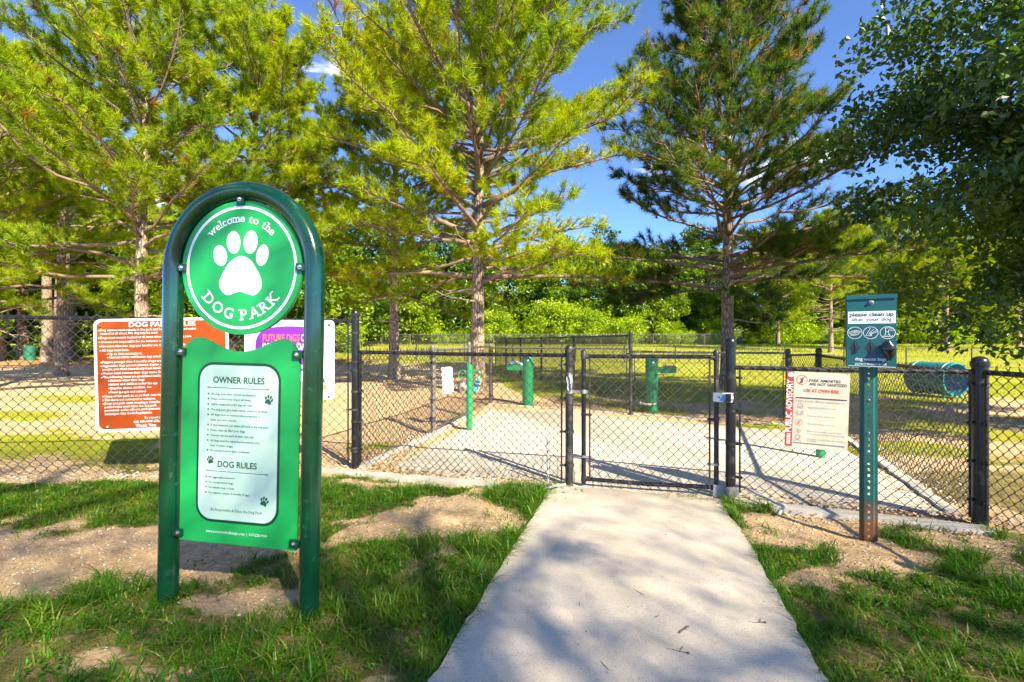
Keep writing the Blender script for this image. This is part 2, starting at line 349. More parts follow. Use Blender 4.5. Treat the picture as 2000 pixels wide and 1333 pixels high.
def ground_z(x, y):
    x = np.asarray(x, float); y = np.asarray(y, float)
    z = far_rise(x, y) + (vnoise(x, y, .6, 11) - .5) * .034 + (vnoise(x, y, .17, 12) - .5) * .022
    z += (vnoise(x, y, .06, 13) - .5) * .008 * (y < 9)
    sl = in_poly(x, y, PATH) | in_poly(x, y, PAD)
    return np.where(sl, -.06, z - .012)

# ------------------------------------------------------------------ ground
def spread(a, b, n, k=3.0):
    t = np.linspace(0, 1, n); return a + (b - a) * (np.expm1(k * t) / np.expm1(k))
xs = np.concatenate([spread(-6.6, -420, 42, 5)[::-1][:-1], np.arange(-6.6, 6.6, .055), spread(6.6, 420, 42, 5)])
ys = np.concatenate([spread(.6, -160, 26, 5)[::-1][:-1], np.arange(.6, 9.6, .055), spread(9.6, 900, 80, 5)])
GX, GY = np.meshgrid(xs, ys); gx, gy = GX.ravel(), GY.ravel()
GV = np.stack([gx, gy, ground_z(gx, gy)], 1)
nx, ny = len(xs), len(ys); ii = (np.arange(ny - 1)[:, None] * nx + np.arange(nx - 1)[None]).ravel()
GF = np.stack([ii, ii + 1, ii + 1 + nx, ii + nx], 1)
gmask = grass_mask(gx, gy)
mulch = smooth(24, 28, gy) * (1 - smooth(33, 36, gy)) * smooth(-8, -10, gx) + .5 * smooth(8.9, 9.2, gy) * (1 - smooth(11.0, 12.0, gy)) * smooth(-3, -2, gx) * (1 - smooth(2, 3.5, gx)) * smooth(.5, .75, vnoise(gx, gy, .9, 21))
def ground_mat():
    m = bpy.data.materials.new('ground'); m.use_nodes = True; t = m.node_tree; b = t.nodes['Principled BSDF']; K = t.nodes.new; l = t.links.new
    b.inputs['Roughness'].default_value = .95; b.inputs['Specular IOR Level'].default_value = .1
    tc = K('ShaderNodeTexCoord'); P = tc.outputs['Object']
    def nz(s, d=5, r=.6):
        n = K('ShaderNodeTexNoise'); n.inputs['Scale'].default_value = s; n.inputs['Detail'].default_value = d; n.inputs['Roughness'].default_value = r; l(P, n.inputs[0]); return n
    def ramp(src, stops):
        c = K('ShaderNodeValToRGB'); e = c.color_ramp.elements
        while len(e) < len(stops): e.new(.5)
        for q, (p, k) in zip(e, stops): q.position = p; q.color = (*k, 1)
        l(src, c.inputs[0]); return c.outputs[0]
    def mix(f, a, bb, mode='MIX'):
        x = K('ShaderNodeMix'); x.data_type = 'RGBA'; x.blend_type = mode
        if isinstance(f, float): x.inputs[0].default_value = f
        else: l(f, x.inputs[0])
        l(a, x.inputs[6]); l(bb, x.inputs[7]); return x.outputs[2]
    n1, n2, n3 = nz(1.3), nz(38, 6, .75), nz(7, 6, .7)
    earth = ramp(n1.outputs['Fac'], [(.3, (.66, .47, .28)), (.55, (.72, .54, .34)), (.75, (.58, .40, .22))])
    earth = mix(.8, earth, ramp(n2.outputs['Fac'], [(.28, (.40, .36, .31)), (.45, (.95, .94, .92)), (.7, (1.3, 1.28, 1.22))]), 'MULTIPLY')
    vo = K('ShaderNodeTexVoronoi'); vo.inputs['Scale'].default_value = 46; l(P, vo.inputs['Vector'])
    earth = mix(.45, earth, ramp(vo.outputs['Distance'], [(.05, (1.2, 1.17, 1.1)), (.45, (.62, .58, .52))]), 'MULTIPLY')
    earth = mix(.7, earth, ramp(nz(9, 8, .72).outputs['Fac'], [(.32, (.58, .53, .47)), (.5, (1, .99, .97)), (.68, (1.15, 1.14, 1.12))]), 'MULTIPLY')
    green = ramp(n3.outputs['Fac'], [(.3, (.12, .12, .03)), (.5, (.22, .18, .07)), (.7, (.36, .28, .14))])
    far = ramp(nz(.25).outputs['Fac'], [(.35, (.24, .29, .015)), (.55, (.34, .35, .03)), (.7, (.38, .33, .06))])
    sx = K('ShaderNodeSeparateXYZ'); l(P, sx.inputs[0])
    fr = K('ShaderNodeMapRange'); fr.inputs[1].default_value = 5.2; fr.inputs[2].default_value = 6.4; l(sx.outputs['Y'], fr.inputs[0])
    green = mix(fr.outputs[0], green, far)
    at = K('ShaderNodeAttribute'); at.attribute_name = 'grass'
    ad = K('ShaderNodeMath'); ad.operation = 'MULTIPLY_ADD'; l(nz(22, 5, .7).outputs['Fac'], ad.inputs[0]); ad.inputs[1].default_value = .9; l(at.outputs['Fac'], ad.inputs[2])
    mr = K('ShaderNodeMapRange'); mr.inputs[1].default_value = .75; mr.inputs[2].default_value = 1.15; l(ad.outputs[0], mr.inputs[0])
    c = mix(mr.outputs[0], earth, green)
    am = K('ShaderNodeAttribute'); am.attribute_name = 'mulch'
    mu = ramp(n2.outputs['Fac'], [(.3, (.24, .10, .04)), (.6, (.48, .22, .08))])
    l2 = K('ShaderNodeMath'); l2.operation = 'MULTIPLY'; l2.inputs[1].default_value = .8; l(am.outputs['Fac'], l2.inputs[0])
    c = mix(l2.outputs[0], c, mu)
    wf = K('ShaderNodeMapRange'); wf.inputs[1].default_value = 64; wf.inputs[2].default_value = 70; l(sx.outputs['Y'], wf.inputs[0])
    floor = ramp(n1.outputs['Fac'], [(.3, (.03, .045, .012)), (.7, (.06, .09, .02))]); c = mix(wf.outputs[0], c, floor)
    l(c, b.inputs['Base Color'])
    bp = K('ShaderNodeBump'); bp.inputs['Strength'].default_value = 1.0; bp.inputs['Distance'].default_value = .035; l(n2.outputs['Fac'], bp.inputs['Height'])
    bp2 = K('ShaderNodeBump'); bp2.inputs['Strength'].default_value = .5; bp2.inputs['Distance'].default_value = .012; bp2.invert = True; l(vo.outputs['Distance'], bp2.inputs['Height']); l(bp.outputs[0], bp2.inputs['Normal']); l(bp2.outputs[0], b.inputs['Normal'])
    return m
go = link('ground', raw_mesh('ground', GV, GF, {'grass': gmask, 'mulch': np.clip(mulch, 0, 1)}, True), ground_mat())
tag(go, 'bare tan earth and worn turf around the dog park', kind='structure')

def slab(name, poly, z, mat_, label, depth=.14, wob=.012, step=.06):
    """concrete slab with a slightly ragged edge"""
    P = []
    n = len(poly)
    for i in range(n):
        a, b = np.array(poly[i]), np.array(poly[(i + 1) % n]); k = max(1, int(np.linalg.norm(b - a) / step))
        d = (b - a) / (np.linalg.norm(b - a) + 1e-9); nr = np.array([-d[1], d[0]])
        for j in range(k):
            q = a + (b - a) * j / k
            w_ = (vnoise(np.array([q[0]]), np.array([q[1]]), .11, 31)[0] - .5) * 2 * wob
            P.append(q + nr * w_)
    m = MB(); k = len(P); ar = sum(P[i][0] * P[(i + 1) % k][1] - P[(i + 1) % k][0] * P[i][1] for i in range(k))
    if ar < 0: P = P[::-1]
    m.add([(p[0], p[1], z - .01) for p in P] + [(p[0], p[1], z - depth) for p in P] + [(p[0] * .998 + .002 * P[0][0], p[1] * .998 + .002 * P[0][1], z) for p in P],
          [tuple(2 * k + i for i in range(k))] + [(i, (i + 1) % k, 2 * k + (i + 1) % k, 2 * k + i) for i in range(k)] + [(k + i, k + (i + 1) % k, (i + 1) % k, i) for i in range(k)])
    o = obj(name, m, mat_, angle=60); return tag(o, label, kind='structure')
slab('path', catmull(PATH_L, 4, False) + catmull(PATH_R, 4, False)[::-1], .012, M['path'], 'pale concrete path leading up to the gate')
slab('pavement', PAD, -.002, M['pad'], 'sunlit concrete pad inside the entry enclosure')
def strip(p, q, wd, off, label, z=.02):
    p, q = np.array(p), np.array(q); d = (q - p) / np.linalg.norm(q - p); nrm = np.array([d[1], -d[0]])
    a = p + nrm * off
    slab('curb', [a, q + nrm * off, q + nrm * (off + wd), a + nrm * wd], z, M['strip'], label, .12, .022)
strip(PA + [-.35, .06], PB - [.16, 0], .13, .10, 'narrow concrete strip under the short fence beside the gate')
strip(PC + [.02, -.01], PD, .15, .06, 'narrow concrete strip under the fence with the advisory board')
strip(PA, L1, .11, -.02, 'concrete strip under the enclosure side fence by the orange sign')
strip(PD + [.02, .25], R2, .11, -.05, 'concrete strip under the enclosure side fence by the tunnel')
strip(L3, R1, .12, -.04, 'concrete strip along the back of the enclosure', .01)
strip(L1 + [.02, .15], L2, .1, -.03, 'concrete sill under the big dog gate', .015)

# ------------------------------------------------------------------ lettering
_tc = {}
def glyphs(s, off=0.0, res=3):
    """outline of a string at 1 em: (verts 2d, faces, x0, x1)"""
    k = (s, off, res)
    if k not in _tc:
        c = bpy.data.curves.new('txt', 'FONT'); c.body = s; c.size = 1; c.offset = off; c.resolution_u = res; c.fill_mode = 'FRONT'
        o = bpy.data.objects.new('txt', c); me = bpy.data.meshes.new_from_object(o)
        v = [(p.co.x, p.co.y) for p in me.vertices]; f = [tuple(p.vertices) for p in me.polygons]
        bpy.data.objects.remove(o); bpy.data.meshes.remove(me); bpy.data.curves.remove(c)
        xs_ = [p[0] for p in v] or [0]; _tc[k] = (v, f, min(xs_), max(xs_))
    return _tc[k]
def put_text(mb, s, x, z, size, y, align='L', width=None, off=0.0, rot=0.0, res=3):
    v, f, x0, x1 = glyphs(s, off, res); sx = size
    if width: sx = width / max(1e-6, x1 - x0)
    sh = -x0 * sx if align == 'L' else (-(x0 + x1) / 2 * sx if align == 'C' else -x1 * sx)
    c, sn = math.cos(rot), math.sin(rot)
    P = []
    for a, b in v:
        u, w_ = a * sx + sh, b * size; P.append((x + u * c - w_ * sn, y, z + u * sn + w_ * c))
    mb.add(P, f); return mb
def put_line(parent, mt, *a_, name='lettering', **k_):
    m_ = MB(); put_text(m_, *a_, **k_); return obj(name, m_, M[mt], parent, smooth=False)
SERIF = {'D': [(0, 0), (0, 1)], 'P': [(.1, 0), (0, 1)], 'A': [(.07, 0), (.93, 0)], 'R': [(.1, 0), (0, 1), (.95, 0)], 'K': [(.1, 0), (.1, 1), (.9, 0), (.85, 1)], 'G': [(.86, .42)],
         'w': [(.06, 1), (.94, 1)], 'l': [(.5, 0), (.1, 1)], 'm': [(.07, 0), (.5, 0), (.93, 0), (.0, 1)], 't': [], 'h': [(.1, 0), (.9, 0), (.0, 1)]}
def arc_text(mb, s, cx, cz, r, size, span, y, lower=False, off=.012):
    """letters set on a circle, with slab feet"""
    gs = [glyphs(ch, off, 4) for ch in s]; wd = [(g[3] - g[2] if ch != ' ' else .22) for g, ch in zip(gs, s)]
    gap = .16; tot = sum(wd) + gap * (len(s) - 1); pos = 0; words_ = [mb]
    for g, ch, w_ in zip(gs, s, wd):
        t = ((pos + w_ / 2) / tot - .5) * span; pos += w_ + gap
        if ch == ' ': mb = MB(); words_.append(mb); continue
        a = -t if not lower else t
        bx, bz = (cx + r * math.sin(t), cz + r * math.cos(t)) if not lower else (cx + r * math.sin(t), cz - r * math.cos(t))
        v, f, x0, x1 = g; mid = (x0 + x1) / 2; yy = [p[1] for p in v]; y0, y1 = min(yy), max(yy)
        V = [((p[0] - mid) * size, p[1] * size) for p in v]; Fc = list(f)
        for (fx, fy) in SERIF.get(ch, []):
            sxp = (x0 + fx * (x1 - x0) - mid) * size; hw = .15 * size if fy != .42 else .1 * size
            zz = y0 if fy == 0 else (y1 - .085 if fy == 1 else y0 + fy * (y1 - y0)); n = len(V)
            V += [(sxp - hw, zz * size), (sxp + hw, zz * size), (sxp + hw, (zz + .085) * size), (sxp - hw, (zz + .085) * size)]; Fc.append((n, n + 1, n + 2, n + 3))
        c, sn = math.cos(a), math.sin(a)
        nv = len(f)
        mb.add([(bx + u * c - q * sn, y - (.0002 if i >= len(v) else 0), bz + u * sn + q * c) for i, (u, q) in enumerate(V)], Fc)
    return words_
def paw(mb, cx, cz, s, y, rot=0):
    c, sn = math.cos(R(rot)), math.sin(R(rot))
    T = lambda P: [(cx + (a * c - b * sn) * s, cz + (a * sn + b * c) * s) for a, b in P]
    pad = [(0, .10), (.26, -.02), (.48, -.26), (.60, -.52), (.56, -.74), (.36, -.84), (0, -.72), (-.36, -.84), (-.56, -.74), (-.60, -.52), (-.48, -.26), (-.26, -.02)]
    mb.flat(T(catmull(pad, 4)), y)
    for (x, z, rx, rz, a) in ((-.60, .08, .19, .30, 10), (-.235, .46, .19, .32, 5), (.235, .46, .19, .32, -5), (.60, .08, .19, .30, -10)):
        mb.flat(T(ell(x, z, rx, rz, a)), y)
def rivet(parent, x, z, y, r=.014, mat_='bolt'):
    mt = Matrix.Rotation(R(90), 3, 'X')
    obj('bolt', MB().lathe([(r * 1.5, 0), (r * 1.5, r * .3), (r, r * .35), (r * .95, r * 1.0), (r * .6, r * 1.3)], (0, 0, 0), 10, mt), M[mat_], parent, (x, y, z))

# ------------------------------------------------------------------ welcome sign
a, b = gp(328, 1172), gp(603, 1200); mid = (a + b) / 2; dv = b - a; HW = np.linalg.norm(dv) / 2
ws = thing('welcome_sign', 'green arched dog park welcome sign with round paw disc and rules board', 'sign', (mid[0], mid[1], 0), math.atan2(dv[1], dv[0]))
ws.rotation_euler = (0, R(1.15), math.atan2(dv[1], dv[0]))
ZC = 1.835
arch = [(-HW, 0, -.25), (-HW, 0, .3), (-HW, 0, .9), (-HW, 0, 1.5)] + [(-HW * math.cos(t), 0, ZC + HW * math.sin(t)) for t in np.linspace(0, math.pi, 33)] + [(HW, 0, 1.5), (HW, 0, .9), (HW, 0, .3), (HW, 0, -.25)]
obj('frame', MB().tube(arch, .051, 20), M['post_green'], ws)
DZ, DR = 1.848, .363
dk = obj('disc', MB().prism(ell(0, DZ, DR, DR, 0, 72), -.012, .012), M['sign_green'], ws, angle=30)
mb = MB(); n = 72
for k in range(n):
    q0, q1 = 2 * math.pi * k / n, 2 * math.pi * (k + 1) / n
    mb.flat([(r_ * math.cos(q), DZ + r_ * math.sin(q)) for r_, q in ((.334, q0), (.334, q1), (.319, q1), (.319, q0))], -.0132)
obj('ring', mb, M['print_white'], dk)
mb = MB(); U = .000754; ux = U / .915
J = lambda x, z: ((x - 720) * ux, DZ - (z - 675) * U)
mb.flat(catmull([J(*p) for p in ((722, 592), (790, 622), (838, 690), (872, 765), (868, 830), (820, 873), (765, 862), (718, 848), (670, 862), (620, 873), (575, 835), (563, 775), (598, 695), (650, 625))], 5), -.0134)
for (x, z, rx, rz, r_) in ((566, 588, 50, 77, 14), (664, 493, 50, 82, 4), (789, 493, 51, 84, -5), (876, 588, 44, 77, -12)):
    c = J(x, z); mb.flat(ell(c[0], c[1], rx * ux, rz * U, r_, 26), -.0134)
obj('paw_print', mb, M['print_white'], dk)
for wd_ in arc_text(MB(), 'welcome to the', 0, DZ, .247, .062, R(93), -.0134) + arc_text(MB(), 'DOG PARK', 0, DZ, .284, .084, R(110), -.0134, True): obj('lettering', wd_, M['print_white'], dk)
# rules board
BW = .352
top = catmull([(-BW, 1.38), (-BW + .03, 1.43), (-BW + .085, 1.466), (-BW + .15, 1.452), (-.10, 1.408), (0, 1.392), (.10, 1.408), (BW - .15, 1.452), (BW - .085, 1.466), (BW - .03, 1.43), (BW, 1.38)], 5, False)
bd = obj('rules_board', MB().prism([(-BW - .002, .342), (BW, .342)] + top[::-1], -.011, .011), M['sign_green'], ws, angle=30)
obj('panel_border', MB().flat(rrect(-.252, .458, .252, 1.332, .095, 8), -.0122), M['dark_green'], bd)
obj('panel', MB().flat(rrect(-.238, .473, .238, 1.317, .082, 8), -.0134), M['panel_white'], bd)
mb = MB(); zz = lambda zy: 1.45 - ((660 + zy / 2.297) - 666) / 357.0; xx = lambda zx: (zx - 397) * .00124
put_line(bd, 'text_green', 'OWNER RULES', xx(397), zz(202), .048, -.0146, 'C', .312, .022)
for k, (s_, zy) in enumerate([('All dogs must have current vaccinations.', 257), ('Please control your dog at all times.', 279), ('Agility equipment is for dog use only.', 303), ('The dog park gate must remain closed at all times.', 327),
        ('All dogs must be leashed when preparing to', 350), ('leave and once outside.', 373), ('3 dog maximum per visitor allowed in the dog park.', 396), ('Please clean up after your dogs.', 419), ('Owners use the park at their own risk', 442),
        ('All dogs must be supervised by person of at', 466), ('least 16 years of age.', 488), ('No people food or glass containers', 510),
        ('No aggressive behavior.', 630), ('No unsupervised dogs.', 653), ('No female dogs in heat.', 676), ('No puppies. (under 4 months of age)', 700)]):
    xo = 263 if k < 12 else 258
    put_line(bd, 'text_green', s_, xx(xo), zz(zy), .0168, -.0146, 'L', None, .012, res=1)
    if k not in (5, 10):
        mb = MB(); paw(mb, xx(xo - 13), zz(zy - 5), .0066, -.0146); obj('bullet', mb, M['text_green'], bd)
put_line(bd, 'text_green', 'DOG RULES', xx(397), zz(578), .046, -.0146, 'C', .238, .022)
put_line(bd, 'text_green', 'Be Responsible & Enjoy the Dog Park!', xx(397), zz(776), .022, -.0146, 'C', .312, .002, res=1)
for zy in (224, 598):
    mb = MB(); mb.stroke([(xx(258), zz(zy)), (xx(540), zz(zy + 1))], .0026, -.0146); mb.stroke([(xx(258), zz(zy)), (xx(250), zz(zy - 4)), (xx(244), zz(zy)), (xx(250), zz(zy + 4)), (xx(260), zz(zy))], .002, -.0147)
    mb.stroke([(xx(532), zz(zy + 1)), (xx(546), zz(zy + 1))], .005, -.0148)
    obj('rule_line', mb, M['text_green'], bd)
for (zx, zy, s_, r_) in ((545, 268, .030, -18), (264, 548, .025, 12), (532, 716, .030, -18)):
    mb = MB(); paw(mb, xx(zx), zz(zy), s_ * 1.05, -.0146, r_); obj('paw_print', mb, M['text_green'], bd)
mb = MB(); put_text(mb, 'www.preservethelifestyle.com  |  317-228-9900', 0, zz(876), .0215, -.0125, 'C', .372, .002, res=1)
obj('lettering', mb, M['print_white'], bd)
def clamp(x, z, vert=False, s=1):
    m = MB(); sx, sz = (.055, .040) if not vert else (.040, .062)
    m.box((0, -.020, 0), (sx, .014, sz)); m.box((s * (sx / 2 + .004) if not vert else 0, 0, 0 if not vert else sz / 2 + .002), (.03, .03, sz) if not vert else (sx, .03, .03))
    o = obj('clamp', m, M['dark_green'], ws, (x, 0, z)); rivet(o, 0 - s * .004, -.004 if vert else 0, -.027, .0085)
clamp(-HW + .068, DZ + .0, s=-1); clamp(HW - .068, DZ + .0, s=1); clamp(0, DZ + DR + .008, True)
for s_ in (-1, 1):
    clamp(s_ * (HW - .076), 1.385, s=s_); clamp(s_ * (HW - .076), .385, s=s_)

# ------------------------------------------------------------------ chain link
_panel = {}
def wire_panel(Ln, z0, z1, wd=.085, rad=.0021, barb=.022):
    key = (round(Ln, 2), round(z0, 2), round(z1, 2), wd, rad)
    if key in _panel: return _panel[key]
    hw = wd / 2; nw = max(1, int(round(Ln / hw))); hx = Ln / nw; ns = max(1, int(round((z1 - z0) / hw))); hz = (z1 - z0) / ns
    A = []; B = []
    r2 = np.random.default_rng(int(Ln * 100) + 5)
    sag = (r2.random(nw + 1) - .5) * .004
    for i in range(nw):
        xa, xb = i * hx, (i + 1) * hx
        xs_ = np.where((np.arange(ns + 1) + i) % 2 == 0, xa - .004, xb + .004)
        zs_ = z0 + hz * np.arange(ns + 1) + sag[i]; y_ = np.where((np.arange(ns + 1) + i) % 2 == 0, -.003, .003)
        bx1 = vnoise(xs_ + 50 + Ln, zs_, .35, 91) - .5; bx2 = vnoise(xs_ + 50 + Ln, zs_, .22, 92) - .5; bx3 = vnoise(xs_ + 50 + Ln, zs_, .6, 93) - .5
        P = np.stack([xs_ + .012 * bx1, y_ + .03 * bx3 * np.sin(np.clip((zs_ - z0) / (z1 - z0), 0, 1) * math.pi), zs_ + .012 * bx2], 1); A.append(P[:-1]); B.append(P[1:])
        if barb:   # cut wire ends twisted together along the top
            e = P[-1:]; A.append(e); B.append(e + [[(r2.random() - .5) * .016, (r2.random() - .6) * .02, barb * (.5 + r2.random())]])
    A = np.concatenate(A); B = np.concatenate(B); d = B - A; d /= np.linalg.norm(d, axis=1)[:, None]
    s_ = np.cross(d, [0, 1, 0]); s_ /= np.linalg.norm(s_, axis=1)[:, None] + 1e-9; t = np.cross(d, s_)
    off = [s_ * rad + t * rad, -s_ * rad + t * rad, -s_ * rad - t * rad, s_ * rad - t * rad]
    V = np.stack([A + o for o in off] + [B + o for o in off], 1).reshape(-1, 3)
    base = np.arange(len(A))[:, None] * 8; q = np.array([[0, 1, 5, 4], [1, 2, 6, 5], [2, 3, 7, 6], [3, 0, 4, 7]])
    T = (base[:, None, :] + q[None]).reshape(-1, 4)
    _panel[key] = raw_mesh('chain_link_mesh', V, T); return _panel[key]
_pp = {}
def post_parts(dia, h):
    k = (round(dia, 3), round(h, 2))
    if k not in _pp:
        r = dia / 2
        sh = MB().lathe([(r, -.2), (r, 0), (r, h * .5), (r, h - .05)], n=16).mesh('post')
        cp = MB().lathe([(r * 1.13, h - .075), (r * 1.15, h - .062), (r * 1.15, h - .035), (r * 1.03, h - .03), (r * .98, h - .018), (r * .8, h - .004), (r * .5, h + .006), (r * .15, h + .010)], n=16).mesh('cap')
        _pp[k] = (sh, cp)
    return _pp[k]
def post(parent, p, dia, h, mt='black_pipe', z=0, cap=True):
    sh, cp = post_parts(dia, h); o = link('post', sh, M[mt], parent, (p[0], p[1], z))
    if cap: link('cap', cp, M[mt], o)
    return o
def fence_seg(parent, p, q, zr, z0=.05, rail=.021, mt='black_pipe', wire='wire', side=-1, ends=(True, True), gap=(.07, .07), wd=.085, zb=0, over=.03, rad=.0021, nb=4, lift=(0, 0)):
    """rail + mesh + tension bars between two posts; side -1 hangs the mesh on the camera side"""
    p, q = np.array(p), np.array(q); Ln = np.linalg.norm(q - p); ang = math.atan2(q[1] - p[1], q[0] - p[0])
    z_rail = MB().tube([(gap[0] - .03, 0, zr + lift[0]), (Ln / 2, 0, zr + (lift[0] + lift[1]) / 2 - .006), (Ln - gap[1] + .03, 0, zr + lift[1])], rail, 12)
    obj('top_rail', z_rail, M[mt], parent, (p[0], p[1], zb), (0, 0, ang))
    tilt = math.atan2(lift[1] - lift[0], Ln)
    off = np.array([math.sin(ang), -math.cos(ang)]) * (rail + .006) * (-side)
    c = p + (q - p) / Ln * gap[0] + off
    link('chain_link_mesh', wire_panel(Ln - gap[0] - gap[1], z0, zr + over, wd, rad), M[wire], parent, (c[0], c[1], zb + lift[0]), (0, -tilt, ang))
    for e in (0, 1):
        if not ends[e]: continue
        x = gap[0] + .004 if e == 0 else Ln - gap[1] - .004
        obj('tension_bar', MB().box((x, side * (rail + .006), (z0 + zr) / 2), (.016, .007, zr - z0)), M['black_pipe'], parent, (p[0], p[1], zb), (0, 0, ang))
        for k in range(nb):
            z = z0 + (zr - z0) * (.12 + .8 * k / max(1, nb - 1)); m = MB()
            pr = .046; x0 = 0 if e == 0 else Ln; ring = [(x0 + pr * math.cos(t), pr * math.sin(t), z) for t in np.linspace(0, 2 * math.pi, 15)]
            for u, v in zip(ring[:-1], ring[1:]):
                mdx = ((u[0] + v[0]) / 2, (u[1] + v[1]) / 2, z); an = math.atan2(v[1] - u[1], v[0] - u[0])
                m.box(mdx, (.0225, .003, .022), Matrix.Rotation(an, 3, 'Z'))
            s_ = 1 if e == 0 else -1
            m.box((x0 + s_ * (pr + .022), side * .022, z), (.055, .008, .022), Matrix.Rotation(s_ * side * .35, 3, 'Z')); m.box((x, side * (rail + .014), z), (.016, .018, .016))
            obj('tension_band', m, M['worn_pipe'], parent, (p[0], p[1], zb), (0, 0, ang), angle=25)

tall = thing('chain_link_fence', 'tall black chain link fence carrying the orange rules sign', 'fence', (0, 0, 0))
post(tall, PA, .086, 1.80); post(tall, PW, .086, 1.80)
fence_seg(tall, PW, PA, 1.675, .04, wd=.105, lift=(.035, 0), over=.035, ends=(False, True))
short = thing('chain_link_fence', 'short black chain link fence between tall fence post and gate', 'fence')
post(short, PB, .080, 1.405, 'worn_pipe'); fence_seg(short, PA, PB, 1.315, .05, lift=(.01, -.01))
front = thing('chain_link_fence', 'low worn chain link fence carrying the public advisory board', 'fence')
post(front, PC, .088, 1.475, 'black_pipe'); post(front, PD, .104, 1.32, 'black_pipe')
fence_seg(front, PC, PD, 1.205, .06, mt='worn_pipe', over=.035)
turn = thing('chain_link_fence', 'chain link fence running forward from the thick corner post', 'fence')
fence_seg(turn, PE, PD, 1.205, .05, mt='worn_pipe', side=1, ends=(False, True), over=.035); post(turn, PE, .07, 1.3)
sl_ = thing('chain_link_fence', 'enclosure side fence running back from the tall post', 'fence')
post(sl_, L1, .068, 1.385, 'grey_pipe'); fence_seg(sl_, PA, L1, 1.31, .05, mt='grey_pipe', over=.02)
sr_ = thing('chain_link_fence', 'enclosure side fence running back from the thick corner post', 'fence')
post(sr_, R2, .10, 1.31, 'black_pipe'); fence_seg(sr_, PD, R2, 1.18, .05, mt='worn_pipe', side=1, over=.02)
bk = thing('chain_link_fence', 'enclosure back fence behind the green hook post and fountains', 'fence')
for p, h, m_ in ((L2, 1.43, 'grey_pipe'), (L3, 1.385, 'grey_pipe'), (R1, 1.31, 'black_pipe')): post(bk, p, .075, h, m_)
fence_seg(bk, L2, L3, 1.33, .05, mt='grey_pipe', nb=2, over=.01); fence_seg(bk, L3, T1, 1.30, .05, mt='grey_pipe', nb=3, over=.01); fence_seg(bk, T1, R1, 1.24, .05, mt='grey_pipe', nb=3, over=.01)
def small_gate(label, p, q, zr, mt):
    g = thing('chain_link_gate', label, 'gate'); p, q = np.array(p), np.array(q); Ln = np.linalg.norm(q - p); ang = math.atan2(q[1] - p[1], q[0] - p[0])
    fr = MB()
    for a_, b_ in (((.09, 0, .06), (.09, 0, zr)), ((Ln - .09, 0, .06), (Ln - .09, 0, zr)), ((.09, 0, zr), (Ln - .09, 0, zr)), ((.09, 0, .08), (Ln - .09, 0, .08))): fr.tube([a_, b_], .02, 10)
    fo = obj('gate_frame', fr, M[mt], g, (p[0], p[1], 0), (0, 0, ang))
    link('chain_link_mesh', wire_panel(Ln - .2, .08, zr, .085, .0021, 0), M['wire'], fo, (.1, -.024, 0))
    for z in (.25, zr - .2): obj('hinge', MB().lathe([(.05, -.02), (.05, .02)], (0, 0, z), 12).box((.06, 0, z), (.08, .02, .03)), M['worn_pipe'], fo)
    return g
small_gate('small chain link gate with white big dog entry sign', L1, L2, 1.31, 'grey_pipe')
small_gate('small chain link gate between two capped posts at the back of the enclosure', R1, R2, 1.2, 'worn_pipe')

# divider fence and the far fences
dvd = thing('chain_link_fence', 'tall dividing fence running away behind the fountains', 'fence')
st = np.array([-.662, 3.576]) * (9.33 / 9.30); pts = [T1 + st * k for k in range(6)]
for k, p in enumerate(pts):
    zb = float(far_rise(0, p[1])); post(dvd, p, .073, 1.66 if k == 0 else 1.6, 'worn_pipe', zb * .4)
    if k: fence_seg(dvd, pts[k - 1], p, 1.56, .05, mt='worn_pipe', wire='wire', ends=(k == 1, False), nb=2, zb=zb * .4, over=.02)
def far_line(label, p, q, n, h, dia, mt, wire, rad):
    f = thing('chain_link_fence', label, 'fence'); p, q = np.array(p), np.array(q); d = (q - p) / n
    for k in range(n + 1):
        c = p + d * k; zb = float(far_rise(0, c[1])); post(f, c, dia, h + .03, mt, zb, cap=k in (0, n))
        if k: fence_seg(f, c - d, c, h, .04, rail=.02, mt=mt, wire=wire, ends=(False, False), zb=zb - .02, over=.0, rad=rad, wd=.10, gap=(0, 0))
far_line('low wire fence crossing the sunny field behind the green tunnel', (4.0, 29.5), (33, 22.8), 10, 1.06, .06, 'worn_pipe', 'far_wire', .0024)
far_line('distant wire fence in front of the bright hedge', (-24, 52), (26, 56), 16, 1.35, .07, 'grey_pipe', 'far_wire', .003)
far_line('low wire fence behind the centre pine in the sunny field', (-22, 32), (3.2, 30), 8, 1.25, .06, 'worn_pipe', 'far_wire', .0024)

# ------------------------------------------------------------------ main gate
gt = thing('gate', 'black chain link gate with worn white latch plate closing the path', 'gate')
gd = PC - PB; gl = np.linalg.norm(gd); ga = math.atan2(gd[1], gd[0]); g0, g1 = gl * .0957, gl * .9176
fr = MB()
mk = lambda P, r=.0215: MB().tube(P, r, 14)
link_g = lambda n_, m_, mt: obj(n_, m_, M[mt], gt, (PB[0], PB[1], 0), (0, 0, ga))
for x, mt, h in ((g0, 'black_pipe', 1.352), (g1, 'worn_pipe', 1.362)):
    o = link_g('upright', mk([(x, 0, .03), (x, 0, h - .02)], .0225), mt)
    obj('cap', MB().lathe([(.027, h - .05), (.027, h - .012), (.022, h), (.01, h + .012)], (x, 0, 0), 14), M[mt], o)
link_g('top_rail', mk([(g0 + .015, 0, 1.297), (g1 - .015, 0, 1.302)], .0205), 'black_pipe')
link_g('bottom_rail', mk([(g0 + .015, 0, .075), ((g0 + g1) / 2, 0, .068), (g1 - .015, 0, .085)], .0205), 'black_pipe')
for x in (g0, g1):
    for z in (1.297, .077): link_g('corner_fitting', MB().tube([(x, 0, z - .028), (x, 0, z + .028)], .0265, 12).tube([(x, 0, z), (x + (.05 if x == g0 else -.05), 0, z)], .025, 12), 'worn_pipe')
